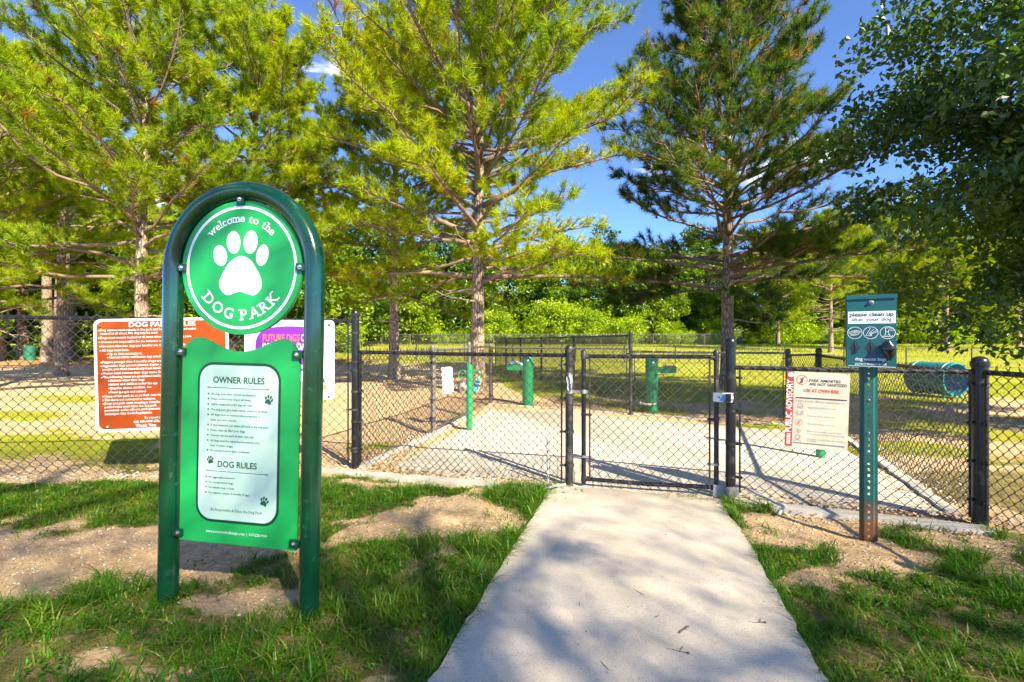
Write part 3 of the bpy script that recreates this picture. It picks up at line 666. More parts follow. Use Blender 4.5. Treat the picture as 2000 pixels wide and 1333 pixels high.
mo = link('chain_link_mesh', wire_panel(g1 - g0 - .12, .045, 1.318, .094, .0023, .03), M['wire'], gt, (PB[0] + math.cos(ga) * (g0 + .06) + math.sin(ga) * .026, PB[1] + math.sin(ga) * (g0 + .06) - math.cos(ga) * .026, 0), (0, 0, ga))
for x in (g0 + .062, g1 - .062):
    link_g('tension_bar', MB().box((x, -.027, .68), (.016, .006, 1.2)), 'worn_pipe')
for z in (.30, .72, 1.12):
    for x, s_ in ((g0, 1), (g1, -1)):
        link_g('tension_band', MB().lathe([(.027, z - .011), (.027, z + .011)], (x, 0, 0), 14).box((x + s_ * .045, -.024, z), (.075, .008, .022)), 'galv' if z < .5 else 'worn_pipe')
# loose wire ends along the bottom rail
wr = MB(); rr = random.Random(3)
for k in range(16):
    x = g0 + .1 + k * (g1 - g0 - .2) / 15; wr.tube([(x, -.03, .06), (x + rr.uniform(-.03, .03), -.035, .03), (x + rr.uniform(-.07, .07), -.04, rr.uniform(.0, .03))], .0022, 5)
for k in range(9):
    x = g0 + .55 + k * .085; wr.tube([(x, -.02, 1.31), (x + rr.uniform(-.03, .03), -.03, 1.34), (x + rr.uniform(-.06, .06), -.01, rr.uniform(1.33, 1.38))], .0022, 5)
link_g('loose_wire', wr, 'wire')
lt = link_g('latch', MB().box(((g1 + gl) / 2 - .01, -.048, .93), (.17, .012, .085)).box((g1 - .005, -.03, .93), (.055, .03, .08)), 'chipped_white')
obj('latch_bolt', MB().box((gl - .03, -.058, .93), (.045, .014, .075)).box((gl + .03, -.055, .965), (.03, .02, .012)).box((gl + .03, -.055, .90), (.03, .02, .012)), M['worn_pipe'], lt)
obj('latch_emblem', MB().flat([(gl - .105, .90), (gl - .055, .90), (gl - .055, .955), (gl - .075, .955)], -.0555), mat('latch_blue', (.10, .25, .42), .4), lt)
hg = link_g('hinge', MB().lathe([(.045, .925), (.045, .96)], (0, 0, 0), 16).box((g0 / 2, -.015, .943), (.08, .02, .028)).lathe([(.029, .925), (.029, .965)], (g0, 0, 0), 14).box((g0 + .04, -.01, .945), (.05, .02, .03)), 'galv')
link_g('hinge', MB().box((g1 + .02, -.035, .06), (.105, .008, .115)).box((gl - .02, -.052, .045), (.055, .008, .13)).box((gl + .035, -.052, .05), (.05, .008, .125)), 'galv')
rag = MB(); rr = random.Random(9)
V = []; 
for k in range(9):
    z = .955 + .022 * k
    for j in range(7):
        x = -.018 + j * .0095 * (1 - .05 * abs(k - 4)) + rr.uniform(-.006, .006); V.append((x, -.052 - .012 * math.sin(j * 1.4 + k * .5) - rr.uniform(0, .008), z + rr.uniform(-.006, .006)))
n = len(V); V += [(p[0], -.036, p[2]) for p in V]
Fq = [(k * 7 + j, k * 7 + j + 1, (k + 1) * 7 + j + 1, (k + 1) * 7 + j) for k in range(8) for j in range(6)]
rim = [j for j in range(7)] + [k * 7 + 6 for k in range(1, 9)] + [8 * 7 + j for j in range(5, -1, -1)] + [k * 7 for k in range(7, 0, -1)]
Fq += [(rim[i], n + rim[i], n + rim[(i + 1) % len(rim)], rim[(i + 1) % len(rim)]) for i in range(len(rim))]
rag.add(V, Fq)
ro = obj('rag', rag, M['grey_rag'], None, (PB[0], PB[1], 0), (0, 0, ga)); tag(ro, 'grey cloth rag tied to the gate hinge post', 'rag')

# ------------------------------------------------------------------ signs on the fences
def on_line(p, q, px):
    """point of the line p-q seen in photo column px"""
    p, q = np.array(p), np.array(q); k = (px - 1000) / F; d = q - p
    t = (k * p[1] - p[0]) / (d[0] - k * d[1]); return p + d * t
def plate(name, label, cat, p, q, px0, px1, back=.045):
    A, B = on_line(p, q, px0), on_line(p, q, px1); d = B - A; wdt = np.linalg.norm(d); nrm = np.array([d[1], -d[0]]) / wdt
    c = (A + B) / 2 + nrm * back; return thing(name, label, cat, (c[0], c[1], 0), math.atan2(d[1], d[0])), wdt, (A + B) / 2
rs, W_, C_ = plate('rules_sign', 'orange rules sign with white border and white text on tall fence', 'sign', PW, PA, 197, 457)
sc = F / C_[1]; rs.rotation_euler = (0, R(-1.4), rs.rotation_euler[2])
zt, zb_ = 1.695, .50
pl = obj('plate', MB().prism(rrect(-W_ / 2, zb_, W_ / 2, zt, .075, 8), -.004, .004), M['white_metal'], rs)
obj('face', MB().flat(rrect(-W_ / 2 + .028, zb_ + .028, W_ / 2 - .028, zt - .026, .062, 8), -.0055), M['orange'], pl)
mb = MB(); zy = lambda z: zt - (z - 103) / (1250 - 103) * (zt - zb_)
xz = lambda x: -W_ / 2 + (x - 85) / (1420 - 85) * W_
put_line(pl, 'print_white', 'DOG PARK RULES', xz(760), zy(185), .068, -.0068, 'C', .655, .018)
for s_, x, z in [('Dog owners must remain in the park and have dog in view and under', 150, 225), ('control at all times. No dog may be used', 150, 260), ('Dogs must remain leashed at all times when outside the dog park.', 150, 302), ('Owners are responsible for the behavior of their dogs', 155, 345),
        ('No more than two dogs per handler are allowed in the park', 158, 388), ('All dogs must have:', 160, 430), ('Up to date vaccinations.', 228, 468), ('Current rabies and license tags attached', 228, 503), ('Puppies younger than 4 months of age are not allowed', 165, 550),
        ('Aggressive dogs are not allowed. If your dog threatens', 165, 588), ('people, you must immediately leash him/her', 165, 623), ('Owner must remove their dogs waste. Bags are', 168, 664), ('The following items are prohibited inside', 168, 703), ('Animals other than dogs', 234, 738),
        ('Infants and children under the age', 234, 777), ('Bicycles, skates, strollers, etc.', 236, 816), ('Food (people and canine)', 236, 857), ('Users of this park do so at their own risk', 175, 898), ('This list is not conveyed as inclusive.', 175, 935), ('Dogs and park users creating a disturbance', 175, 971),
        ('posted rules must leave the dog park', 175, 1006), ('personnel, codes officers, park personnel', 175, 1040), ('issued per City Code Regulations.', 175, 1077)]:
    put_line(pl, 'print_white', s_, xz(x), zy(z), .0335, -.0068, 'L', None, .012, res=1)
    if s_.split()[0] not in ('control', 'people,', 'posted', 'personnel,', 'issued'): obj('bullet', MB().flat(ell(xz(x - 13), zy(z - 8), .006, .006, 0, 8), -.0068), M['print_white'], pl)
put_line(pl, 'print_white', 'To report an animal attack or', xz(760), zy(1130), .0335, -.0068, 'C', None, .012, res=1); put_line(pl, 'print_white', '423 305-6500 (Choose option 1) To', xz(700), zy(1168), .0335, -.0068, 'C', None, .012, res=1); put_line(pl, 'print_white', 'Thank You', xz(570), zy(1212), .045, -.0068, 'C', None, .014, res=2)
for x, z in ((150, 178), (195, 1200), (1360, 178), (1340, 1200)): rivet(pl, xz(x), zy(z), -.006, .011, 'rust' if z < 300 else 'bolt')

bs, W_, C_ = plate('banner_sign', 'pale blue sign with purple rounded shape hung beside the tall fence post', 'sign', PW, PA, 481, 655)
zt, zb_ = 1.682, .79
pl = obj('plate', MB().prism(rrect(-W_ / 2, zb_, W_ / 2, zt, .045, 6), -.004, .004), M['pale_blue'], bs)
bx = lambda px: -W_ / 2 + (px - 481) / (655 - 481) * W_; bz = lambda py: zt - (py - 625) / (782 - 625) * (zt - zb_)
blob = [(502, 680), (505, 658), (520, 643), (545, 638), (580, 637), (610, 641), (628, 656), (634, 680), (630, 702), (615, 719), (585, 725), (545, 725), (515, 718), (504, 703)]
obj('shape', MB().flat(catmull([(bx(a_), bz(b_)) for a_, b_ in blob], 4), -.0055), M['purple'], pl)
mb = MB(); put_text(mb, 'FUTURE DIGS', bx(516), bz(666), .108, -.0068, 'L', bx(587) - bx(516), .02); obj('lettering', mb, M['orange_print'], pl)
mb = MB(); put_line(pl, 'print_white', 'O', bx(590), bz(666), .108, -.0068, 'L', .035, .02); put_line(pl, 'print_white', 'DO', bx(516), bz(683), .108, -.0068, 'L', .085, .02); put_line(pl, 'print_white', 'DAT', bx(582), bz(683), .108, -.0068, 'L', .13, .02); put_line(pl, 'print_white', 'E', bx(589), bz(719), .05, -.0068, 'L', .025, .01)
fig = MB(); fig.flat([(bx(a_), bz(b_)) for a_, b_ in ((627, 781), (649, 781), (648, 770), (643, 764), (641, 756), (642, 748), (636, 744), (630, 744), (627, 752), (628, 764))], -.0056); obj('figure', fig, mat('figure_grey', (.42, .47, .50), .5), pl)
obj('figure_arm', MB().flat(ell(bx(636), bz(757), .023, .028), -.0062), mat('figure_brown', (.30, .19, .08), .5), pl)
obj('figure_hat', MB().flat([(bx(627), bz(745)), (bx(637), bz(748)), (bx(635), bz(740)), (bx(631), bz(738)), (bx(628), bz(741))], -.0062), M['ink'], pl)
obj('figure_face', MB().flat(ell(bx(630), bz(750), .02, .018), -.0066), M['blue_shoe'], pl)
obj('figure', MB().flat([(bx(a_), bz(b_)) for a_, b_ in ((585, 781), (594, 781), (594, 745), (589, 744), (586, 752))], -.0056), M['grey_ink'], pl)
for px, py in ((645, 633), (645, 775), (490, 633), (490, 775)): rivet(pl, bx(px), bz(py), -.005, .012, 'galv')

ab, W_, C_ = plate('advisory_board', 'white and red public advisory board wired to the low fence', 'sign', PC, PD, 1533, 1655, .04)
W_ = .468; H_ = .665; ab.location.z = .845; ab.rotation_euler = (0, R(1.7), ab.rotation_euler[2])
pl = obj('board', MB().box((0, 0, 0), (W_, .006, H_)), M['advisory'], ab)
ax = lambda x: -W_ / 2 + (x - 165) / (1020 - 165) * W_; az = lambda z: H_ / 2 - (z - 112) / (1160 - 112) * H_
obj('red_band', MB().flat([(ax(165), az(1150)), (ax(265), az(1150)), (ax(265), az(112)), (ax(165), az(112))], -.0042), M['red'], pl)
put_line(pl, 'print_white', 'PUBLIC ADVISORY', ax(248), az(955), .066, -.0054, 'L', .462, .012, math.pi / 2); obj('badge', MB().flat(ell(ax(222), az(158), .021, .021), -.0054), M['print_white'], pl)
mb = MB()
mb.flat([(ax(192), az(1120)), (ax(238), az(1120)), (ax(238), az(975)), (ax(192), az(975))], -.0054)
obj('label_panel', mb, M['print_white'], pl)
put_line(pl, 'red', 'COVID19', ax(231), az(1110), .026, -.0064, 'L', .08, .008, math.pi / 2); put_line(pl, 'red', 'USE AT OWN RISK', ax(648), az(385), .040, -.0054, 'C', .265, .014)
def ringz(m, cx, cz, r, wd, y, n=28):
    P = ell(cx, cz, r, r, 0, n); m.stroke(P + P[:1], wd, y)
mb = MB(); ringz(mb, ax(378), az(222), .040, .0035, -.0054); mb.stroke([(ax(335), az(275)), (ax(422), az(168))], .0035, -.0058)
obj('ban_symbol', mb, M['red'], pl); mb = MB()
ringz(mb, ax(352), az(808), .028, .002, -.0054); mb.stroke([(ax(322), az(842)), (ax(385), az(772))], .002, -.0058)
obj('ban_symbol', mb, M['red'], pl)
put_line(pl, 'ink', 'PARK AMENITIES', ax(478), az(242), .034, -.0054, 'L', .232, .012); put_line(pl, 'ink', 'ARE NOT SANITIZED', ax(478), az(292), .034, -.0054, 'L', .278, .012)
mb = MB(); mb.flat([(ax(300), az(478)), (ax(990), az(478)), (ax(990), az(462)), (ax(300), az(462))], -.0054); obj('rule', mb, M['ink'], pl); mb = MB()
mb.stroke([(ax(360), az(270)), (ax(372), az(240)), (ax(366), az(205)), (ax(395), az(190)), (ax(388), az(230)), (ax(380), az(262))], .006, -.0056)
obj('tap_symbol', mb, M['ink'], pl)
mb = MB()
put_line(pl, 'grey_ink', 'Public health officials remind you to:', ax(648), az(525), .0255, -.0054, 'C', .37, .004, res=1)
for s_, z in (('Stay home if you are sick.', 605), ('Practice social distancing.', 720), ('Avoid touching surfaces.', 830), ('Wash hands with soap & water', 930), ('(or use hand sanitizer) frequently.', 968), ('Strongly consider the use of a face', 1038), ('covering.', 1064)):
    put_line(pl, 'grey_ink', s_, ax(470), az(z), .0205, -.0054, 'L', None, .003, res=1)
mb.stroke([(ax(322), az(580)), (ax(365), az(540)), (ax(408), az(580))], .003, -.0054); mb.stroke([(ax(330), az(575)), (ax(330), az(612)), (ax(400), az(612)), (ax(400), az(575))], .003, -.0055); mb.stroke([(ax(358), az(612)), (ax(358), az(588)), (ax(374), az(588)), (ax(374), az(612))], .003, -.0056)
obj('home_symbol', mb, M['grey_ink'], pl); mb = MB()
for x in (325, 392):
    ringz(mb, ax(x), az(662), .009, .003, -.0054, 12); mb.stroke([(ax(x - 16), az(725)), (ax(x - 16), az(685)), (ax(x + 16), az(685)), (ax(x + 16), az(725))], .003, -.0055)
mb.stroke([(ax(345), az(695)), (ax(372), az(695))], .003, -.0056)
obj('distance_symbol', mb, M['grey_ink'], pl); mb = MB()
ringz(mb, ax(345), az(1010), .018, .003, -.0054, 16); mb.stroke([(ax(300), az(1075)), (ax(320), az(1050)), (ax(370), az(1050)), (ax(392), az(1075))], .003, -.0055)
obj('mask_symbol', mb, M['grey_ink'], pl); mb = MB()
mb.stroke([(ax(320), az(895)), (ax(345), az(915)), (ax(335), az(940)), (ax(365), az(955)), (ax(385), az(930)), (ax(355), az(905))], .003, -.0055)
obj('wash_symbol', mb, M['grey_ink'], pl); mb = MB()
mb.stroke([(ax(352), az(780)), (ax(340), az(810)), (ax(352), az(830)), (ax(368), az(815)), (ax(366), az(788))], .003, -.0056)
obj('touch_symbol', mb, M['grey_ink'], pl)
obj('rule', MB().flat([(ax(280), az(1100)), (ax(985), az(1100)), (ax(985), az(1088)), (ax(280), az(1088))], -.0054), M['navy_ink'], pl)
for x, z in ((180, 125), (985, 128)): obj('wire_tie', MB().tube([(ax(x), -.006, az(z)), (ax(x) + .01, -.012, az(z) + .012), (ax(x), .02, az(z) + .02)], .0015, 5), M['galv'], pl)

be = thing('entry_sign', 'small white big dog entry sign hung on the inner gate', 'sign')
q = L1 + (L2 - L1) * .28; n_ = L2 - L1; an = math.atan2(n_[1], n_[0])
q = np.array([(874 - 1000) / F * 7.75, 7.75]); be.location = (q[0], q[1], 0.80); be.rotation_euler = (0, R(-3), R(6))
pl = obj('plate', MB().box((0, 0, 0), (.18, .006, .44)), M['white_metal'], be)
for s_, z in (('BIG', .10), ('DOG', -.02), ('ENTRY', -.14)): put_line(pl, 'ink', s_, 0, z, .095, -.0045, 'C', .10 if s_ != 'ENTRY' else .15, .02)

# ------------------------------------------------------------------ bag dispenser on its steel post
P_ = gp(1697, 1055)
ds = thing('waste_bag_station', 'teal dog waste bag dispenser on green perforated steel post', 'dispenser', (P_[0], P_[1], 0), R(-30))
ch = MB(); holes = 34
# u-channel: web with holes built from rungs, two flanges
zs = np.linspace(-.1, 1.40, holes * 2 + 1)
ch.box((-.0155, 0, .65), (.017, .004, 1.5)); ch.box((.0155, 0, .65), (.017, .004, 1.5))
for k in range(holes): ch.box((0, 0, (zs[2 * k] + zs[2 * k + 1]) / 2 + .006), (.0139, .004, (zs[1] - zs[0]) * 1.15))
for s_ in (-1, 1):
    ch.box((s_ * .031, .010, .65), (.004, .028, 1.5), Matrix.Rotation(s_ * R(-32), 3, 'Z')); ch.box((s_ * .046, .022, .65), (.018, .004, 1.5))
pm = mat('steel_post', (.008, .085, .075), .4, 0, (.012, .10, .085), 6)
t = pm.node_tree; b = t.nodes['Principled BSDF']; K = t.nodes.new; l = t.links.new
tc = K('ShaderNodeTexCoord'); sx = K('ShaderNodeSeparateXYZ'); l(tc.outputs['Object'], sx.inputs[0]); nz = K('ShaderNodeTexNoise'); nz.inputs['Scale'].default_value = 9; nz.inputs['Detail'].default_value = 7; l(tc.outputs['Object'], nz.inputs[0])
ma = K('ShaderNodeMath'); ma.operation = 'MULTIPLY_ADD'; ma.inputs[1].default_value = .9; l(nz.outputs['Fac'], ma.inputs[0])
mr = K('ShaderNodeMapRange'); mr.inputs[1].default_value = .0; mr.inputs[2].default_value = .55; mr.inputs[3].default_value = .45; mr.inputs[4].default_value = -.25; l(sx.outputs['Z'], mr.inputs[0]); l(mr.outputs[0], ma.inputs[2])
r2 = K('ShaderNodeMapRange'); r2.inputs[1].default_value = .5; r2.inputs[2].default_value = .68; l(ma.outputs[0], r2.inputs[0])
old = b.inputs['Base Color'].links[0].from_socket; x = K('ShaderNodeMix'); x.data_type = 'RGBA'; x.inputs[7].default_value = (.13, .055, .025, 1); l(r2.outputs[0], x.inputs[0]); l(old, x.inputs[6]); l(x.outputs[2], b.inputs['Base Color'])
po = obj('post', ch, pm, ds)
for z in (.78, .42, 1.02): rivet(po, 0, z, -.002, .006, 'galv')
bx_ = obj('box', MB().prism(rrect(-.141, 1.262, .141, 1.765, .006, 2), -.11, -.01), M['teal_box'], ds)
obj('lid', MB().box((0, -.061, 1.772), (.29, .116, .012)).box((0, -.118, 1.762), (.29, .004, .026)), M['teal_box'], bx_)
rivet(bx_, 0, 1.723, -.111, .011, 'galv')
dx = lambda x: (x - 515) / (850 - 175) * .282; dz = lambda z: 1.765 - (z - 150) / (1165 - 150) * .503
obj('label_panel', MB().flat([(dx(192), dz(535)), (dx(838), dz(535)), (dx(838), dz(360)), (dx(192), dz(360))], -.1115), M['print_white'], bx_)
put_line(bx_, 'teal_box', 'please clean up', dx(515), dz(430), .040, -.1128, 'C', .25, .022); put_line(bx_, 'teal_box', 'after your dog', dx(515), dz(497), .034, -.1128, 'C', .23, .006)
put_line(bx_, 'print_white', 'dog waste bags', dx(505), dz(1065), .032, -.1115, 'C', .178, .004); put_line(bx_, 'print_white', 'INSTRUCTIONS FOR USE', dx(505), dz(1133), .021, -.1115, 'C', .178, .012, res=1)
mb = MB(); mb.stroke([(dx(195), dz(1143)), (dx(840), dz(1155))], .003, -.1115); obj('print', mb, M['print_white'], bx_)
for cx in (288, 506, 733):
    P = [(dx(cx) + .042 * math.cos(t_), dz(668) + .042 * math.sin(t_)) for t_ in np.linspace(0, 2 * math.pi, 33)]; mb = MB(); mb.stroke(P, .0028, -.1115); obj('ring', mb, M['print_white'], bx_)
S = lambda P: mb.stroke([(dx(a_), dz(b_)) for a_, b_ in P], .0026, -.1116)
mb = MB()
S([(205, 655), (240, 650), (270, 635), (330, 632), (365, 655), (330, 690), (280, 705), (230, 700), (240, 680), (205, 668)]); S([(245, 668), (300, 662), (345, 655)]); S([(250, 690), (310, 682)]); S([(270, 650), (320, 645)])
obj('pictogram', mb, M['print_white'], bx_); mb = MB()
S([(440, 710), (500, 600)]); S([(440, 710), (520, 708), (510, 670), (560, 650), (598, 620)]); S([(520, 680), (560, 670), (600, 650)]); S([(480, 690), (495, 660), (505, 700)]); S([(500, 655), (550, 620)])
obj('pictogram', mb, M['print_white'], bx_); mb = MB()
S([(705, 600), (705, 655), (745, 655), (745, 630), (825, 635)]); S([(705, 602), (760, 600), (805, 612)]); S([(712, 655), (695, 705), (755, 705), (738, 655)]); S([(670, 712), (680, 722), (790, 722), (800, 708)]); S([(690, 705), (770, 705)])
obj('pictogram', mb, M['print_white'], bx_)
for cx in (290, 508, 728):
    obj('bag_slot', MB().flat([(dx(cx), dz(990)), (dx(cx + 76), dz(883)), (dx(cx), dz(775)), (dx(cx - 76), dz(883))], -.1114), M['black_plastic'], bx_)
    obj('bag_edge', MB().tube([(dx(cx) - .004, -.112, dz(960)), (dx(cx) + .006, -.1155, dz(885)), (dx(cx) - .003, -.112, dz(810))], .006, 8), M['black_plastic'], bx_)
# crumpled bag pulled out of the last slot
rr = random.Random(5); V = []; Fq = []
prof = [(720, 785, .02), (745, 830, .035), (735, 885, .05), (745, 940, .045), (760, 1000, .03), (748, 1060, .012)]
for (cx, cz, r_) in prof:
    for k in range(10):
        q_ = 2 * math.pi * k / 10; rad_ = r_ * (1 + rr.uniform(-.35, .35)); V.append((dx(cx) + rad_ * math.cos(q_) * .75, -.118 - abs(rad_ * math.sin(q_)) * .8 - .006, dz(cz) + rr.uniform(-.008, .008)))
for i in range(5):
    for k in range(10): Fq.append((i * 10 + k, i * 10 + (k + 1) % 10, (i + 1) * 10 + (k + 1) % 10, (i + 1) * 10 + k))
n = len(V); V += [(dx(590), -.114, dz(880)), (dx(600), -.128, dz(868)), (dx(640), -.122, dz(850)), (dx(655), -.135, dz(895)), (dx(700), -.13, dz(845)), (dx(700), -.14, dz(905))]; Fq += [(n, n + 1, n + 2), (n, n + 3, n + 1), (n + 1, n + 3, n + 5, n + 4), (n + 1, n + 4, n + 2)]
bo = obj('waste_bag', MB().add(V, Fq), M['black_plastic'], None, ds.location, ds.rotation_euler, angle=80); tag(bo, 'crumpled black plastic bag hanging out of the dispenser slot', 'bag')

# ------------------------------------------------------------------ hook posts and what hangs there
def hook_post(label, p, mirror=False):
    t = thing('hook_post', label, 'post', (p[0], p[1], 0), R(-8), 'green leash hook posts'); del t['group']
    obj('pole', MB().lathe([(.052, -.2), (.052, .3), (.052, 1.03), (.049, 1.055), (.035, 1.07), (.01, 1.075)], n=18), M['hook_green'], t)
    for s_ in (-1, 1):
        P = [(s_ * .04, -.01, .86), (s_ * .16, -.012, .85), (s_ * .185, -.012, .875), (s_ * .175, -.012, .93), (s_ * .14, -.012, .965), (s_ * .09, -.012, .965), (s_ * .06, -.012, .945)]
        obj('hook', MB().tube(catmull(P, 4, False), .0115, 10), M['hook_green'], t)
    return t
HP = gp(917, 840)
hook_post('green hook post with grey bag and blue shoe hanging from its loops', HP)
HP2 = gp(1603, 893)
hook_post('green hook post standing behind the advisory board', HP2)
rr = random.Random(2); V = []; Fq = []
for i in range(9):
    v_ = i / 8; r_ = .075 * math.sin(math.pi * (.12 + .8 * v_)) ** .6
    for k in range(12):
        q_ = 2 * math.pi * k / 12; r2_ = r_ * (1 + rr.uniform(-.16, .16)); V.append((r2_ * math.cos(q_), r2_ * math.sin(q_) * .7, -.20 * v_))
for i in range(8):
    for k in range(12): Fq.append((i * 12 + k, i * 12 + (k + 1) % 12, (i + 1) * 12 + (k + 1) % 12, (i + 1) * 12 + k))
Fq.append(tuple(range(12))); Fq.append(tuple(8 * 12 + k for k in range(11, -1, -1)))
o = obj('hanging_bag', MB().add(V, Fq).tube([(0, 0, 0), (-.02, 0, .04), (.0, 0, .07)], .006, 6), M['grey_bag'], None, (HP[0] - .115, HP[1] - .03, .80)); tag(o, 'crumpled grey and black bag hanging on the green hook post', 'bag')
sh = thing('hanging_shoe', 'blue strapped sandal hanging from the green hook post', 'shoe', (HP[0] + .125, HP[1] - .03, .73), 0); sh.rotation_euler = (0, R(14), 0)
sole = [(0, -.11), (.035, -.10), (.048, -.06), (.042, 0), (.05, .06), (.045, .10), (.015, .125), (-.02, .12), (-.042, .08), (-.04, 0), (-.048, -.06), (-.035, -.10)]
obj('sole', MB().prism(catmull(sole, 3), -.0, .022), M['yellow_sole'], sh)
obj('footbed', MB().prism([(x_ * .86, z_ * .9) for x_, z_ in catmull(sole, 3)], -.012, .001), M['blue_shoe'], sh)
obj('strap', MB().tube([(-.045, -.01, .0), (-.02, -.045, .012), (.02, -.045, .02), (.047, -.01, .012)], .011, 8).tube([(-.04, -.01, .06), (0, -.04, .07), (.042, -.01, .066)], .008, 8), M['ink'], sh)
obj('strap', MB().tube([(0, -.01, .11), (.0, -.02, .15)], .006, 8), M['white_metal'], sh)

# ------------------------------------------------------------------ drinking fountains
def fountain(label, p, s_, low):
    t = thing('drinking_fountain', label, 'fountain', (p[0], p[1], 0), R(-6))
    obj('pedestal', MB().lathe([(.128, -.1), (.128, .1), (.125, .6), (.13, 1.0), (.128, 1.085), (.115, 1.12), (.05, 1.13)], n=20), M['fountain'], t)
    arm = obj('arm', MB().prism([(s_ * .1, .80), (s_ * .30, .78), (s_ * .47, .80), (s_ * .485, .87), (s_ * .47, .925), (s_ * .1, .905)], -.075, .075), M['fountain'], t)
    obj('basin', MB().lathe([(.02, .90), (.09, .905), (.125, .93), (.13, .938), (.115, .938), (.07, .918), (.02, .912)], (s_ * .36, 0, 0), 20), M['steel_bowl'], arm)
    obj('spout', MB().tube([(s_ * .26, 0, .92), (s_ * .265, 0, .965), (s_ * .285, 0, .985), (s_ * .30, 0, .97)], .011, 8), M['steel_bowl'], arm)
    obj('push_button', MB().lathe([(.03, 0), (.03, .015), (.02, .02)], (-s_ * .0, -.128, 1.0), 12, Matrix.Rotation(R(90), 3, 'X')), M['steel_bowl'], t)
    if low:
        bw = obj('dog_bowl', MB().lathe([(.10, .14), (.16, .15), (.175, .18), (.16, .185), (.1, .165)], (-s_ * .10, -.10, 0), 18), M['pinkish'], t)
    return t
F1, F2 = gp(1273, 803), gp(1031, 791)
fountain('green drinking fountain with low pink dog bowl behind the gate', F1, 1, True)
fountain('green drinking fountain with blue cloth draped over its arm', F2, -1, False)
rr = random.Random(4)
cl = []; nn = 9
for i in range(nn):
    for j in range(nn):
        u, v_ = i / 8 - .5, j / 8 - .5; zz_ = .945 + .12 * max(0, .4 - abs(u)) + rr.uniform(-.012, .02); cl.append((u * .34, v_ * .17, zz_ - (.05 if abs(v_) > .42 else 0)))
o = obj('draped_cloth', MB().add(cl + [(p[0], p[1], .942 - .03) for p in cl], [(i * nn + j, (i + 1) * nn + j, (i + 1) * nn + j + 1, i * nn + j + 1) for i in range(nn - 1) for j in range(nn - 1)]), mat('navy_cloth', (.07, .11, .24), .9, 0, (.35, .38, .45), 12, .5, .6), None, (F2[0] - .27, F2[1] + .02, .0)); tag(o, 'navy and white cloth heaped on the fountain arm', 'cloth')

# ------------------------------------------------------------------ tunnel, ball, pipes, bin
tn = thing('agility_tunnel', 'teal green agility tunnel barrel lying on the sunny grass', 'agility tunnel', (11.2, 12.4, 0), R(-80))
V = []; Fq = []; n = 28; Lt = 1.0
for i in range(9):
    for k in range(n):
        q_ = 2 * math.pi * k / n; r_ = .42 * (1 + .02 * (i in (0, 8))); V.append((-Lt / 2 + Lt * i / 8, r_ * math.cos(q_), .47 + r_ * math.sin(q_)))
for i in range(9):
    for k in range(n):
        q_ = 2 * math.pi * k / n; r_ = .395; V.append((-Lt / 2 + Lt * i / 8, r_ * math.cos(q_), .47 + r_ * math.sin(q_)))
m9 = 9 * n
for i in range(8):
    for k in range(n):
        k2 = (k + 1) % n; Fq.append((i * n + k, (i + 1) * n + k, (i + 1) * n + k2, i * n + k2))
for k in range(n):
    k2 = (k + 1) % n; Fq.append((k, k2, m9 + k2, m9 + k)); Fq.append((8 * n + k, m9 + 8 * n + k, m9 + 8 * n + k2, 8 * n + k2))
obj('shell', MB().add(V, Fq), M['tunnel'], tn)
obj('lining', MB().add(V[m9:], [(i * n + k, i * n + (k + 1) % n, (i + 1) * n + (k + 1) % n, (i + 1) * n + k) for i in range(8) for k in range(n)]), M['tunnel_blue'], tn)
for x in (-.38, .38):
    for s_ in (-1, 1): obj('foot', MB().tube([(x, s_ * .22, .14), (x, s_ * .3, -.1)], .03, 8), M['tunnel'], tn)
    obj('rib', MB().tube([(x, .43 * math.cos(t_), .47 + .43 * math.sin(t_)) for t_ in np.linspace(0, 2 * math.pi, 29)], .012, 6), M['tunnel'], tn)
b_ = gp(1509, 831); o = obj('tennis_ball', MB().lathe([(.001, 0)] + [(.033 * math.sin(t_), .033 - .033 * math.cos(t_)) for t_ in np.linspace(.2, 2.95, 9)] + [(.001, .066)], n=16), M['ball'], None, (b_[0], b_[1], .002)); tag(o, 'worn yellow green tennis ball on the concrete pad', 'ball')
a_, b_, c_ = gp(1478, 968, .07), gp(1524, 988, .06), gp(1521, 1010)
o = obj('conduit_pipe', MB().tube(catmull([(a_[0] - .03, a_[1] + .14, .10), (a_[0], a_[1], .085), ((a_[0] + b_[0]) / 2, (a_[1] + b_[1]) / 2, .08), (b_[0] - .02, b_[1], .075), (b_[0] + .01, b_[1] - .03, .068), (c_[0], c_[1], .02)], 5, False), .0125, 12), M['conduit']); tag(o, 'bent grey plastic conduit poking out under the advisory board fence', 'pipe')
a_ = gp(1070, 945); o = obj('stub_pipe', MB().tube([(a_[0], a_[1], -.1), (a_[0], a_[1], .25), (a_[0] - .004, a_[1], .47)], .0115, 10), M['conduit']); tag(o, 'thin grey upright pipe in front of the gate hinge post', 'pipe')
a_, b_ = gp(1060, 960), gp(1104, 952); o = obj('ground_pipe', MB().tube([(a_[0], a_[1], .015), ((a_[0] + b_[0]) / 2, (a_[1] + b_[1]) / 2, .03), (b_[0], b_[1], .028)], .0135, 10), M['conduit']); tag(o, 'grey pipe lying on the ground against the gate hinge post', 'pipe')
zb = float(far_rise(0, 31)); bn = thing('litter_bin', 'dark green litter bin among the shaded tree trunks', 'bin', ((58 - 1000) / F * 31, 31, zb))
obj('body', MB().lathe([(.27, -.1), (.29, .1), (.30, .75), (.31, .8), (.31, .83)], n=18), M['bin_green'], bn); obj('lid', MB().lathe([(.32, .83), (.32, .87), (.25, .95), (.1, 1.0)], n=18), M['bin_green'], bn)

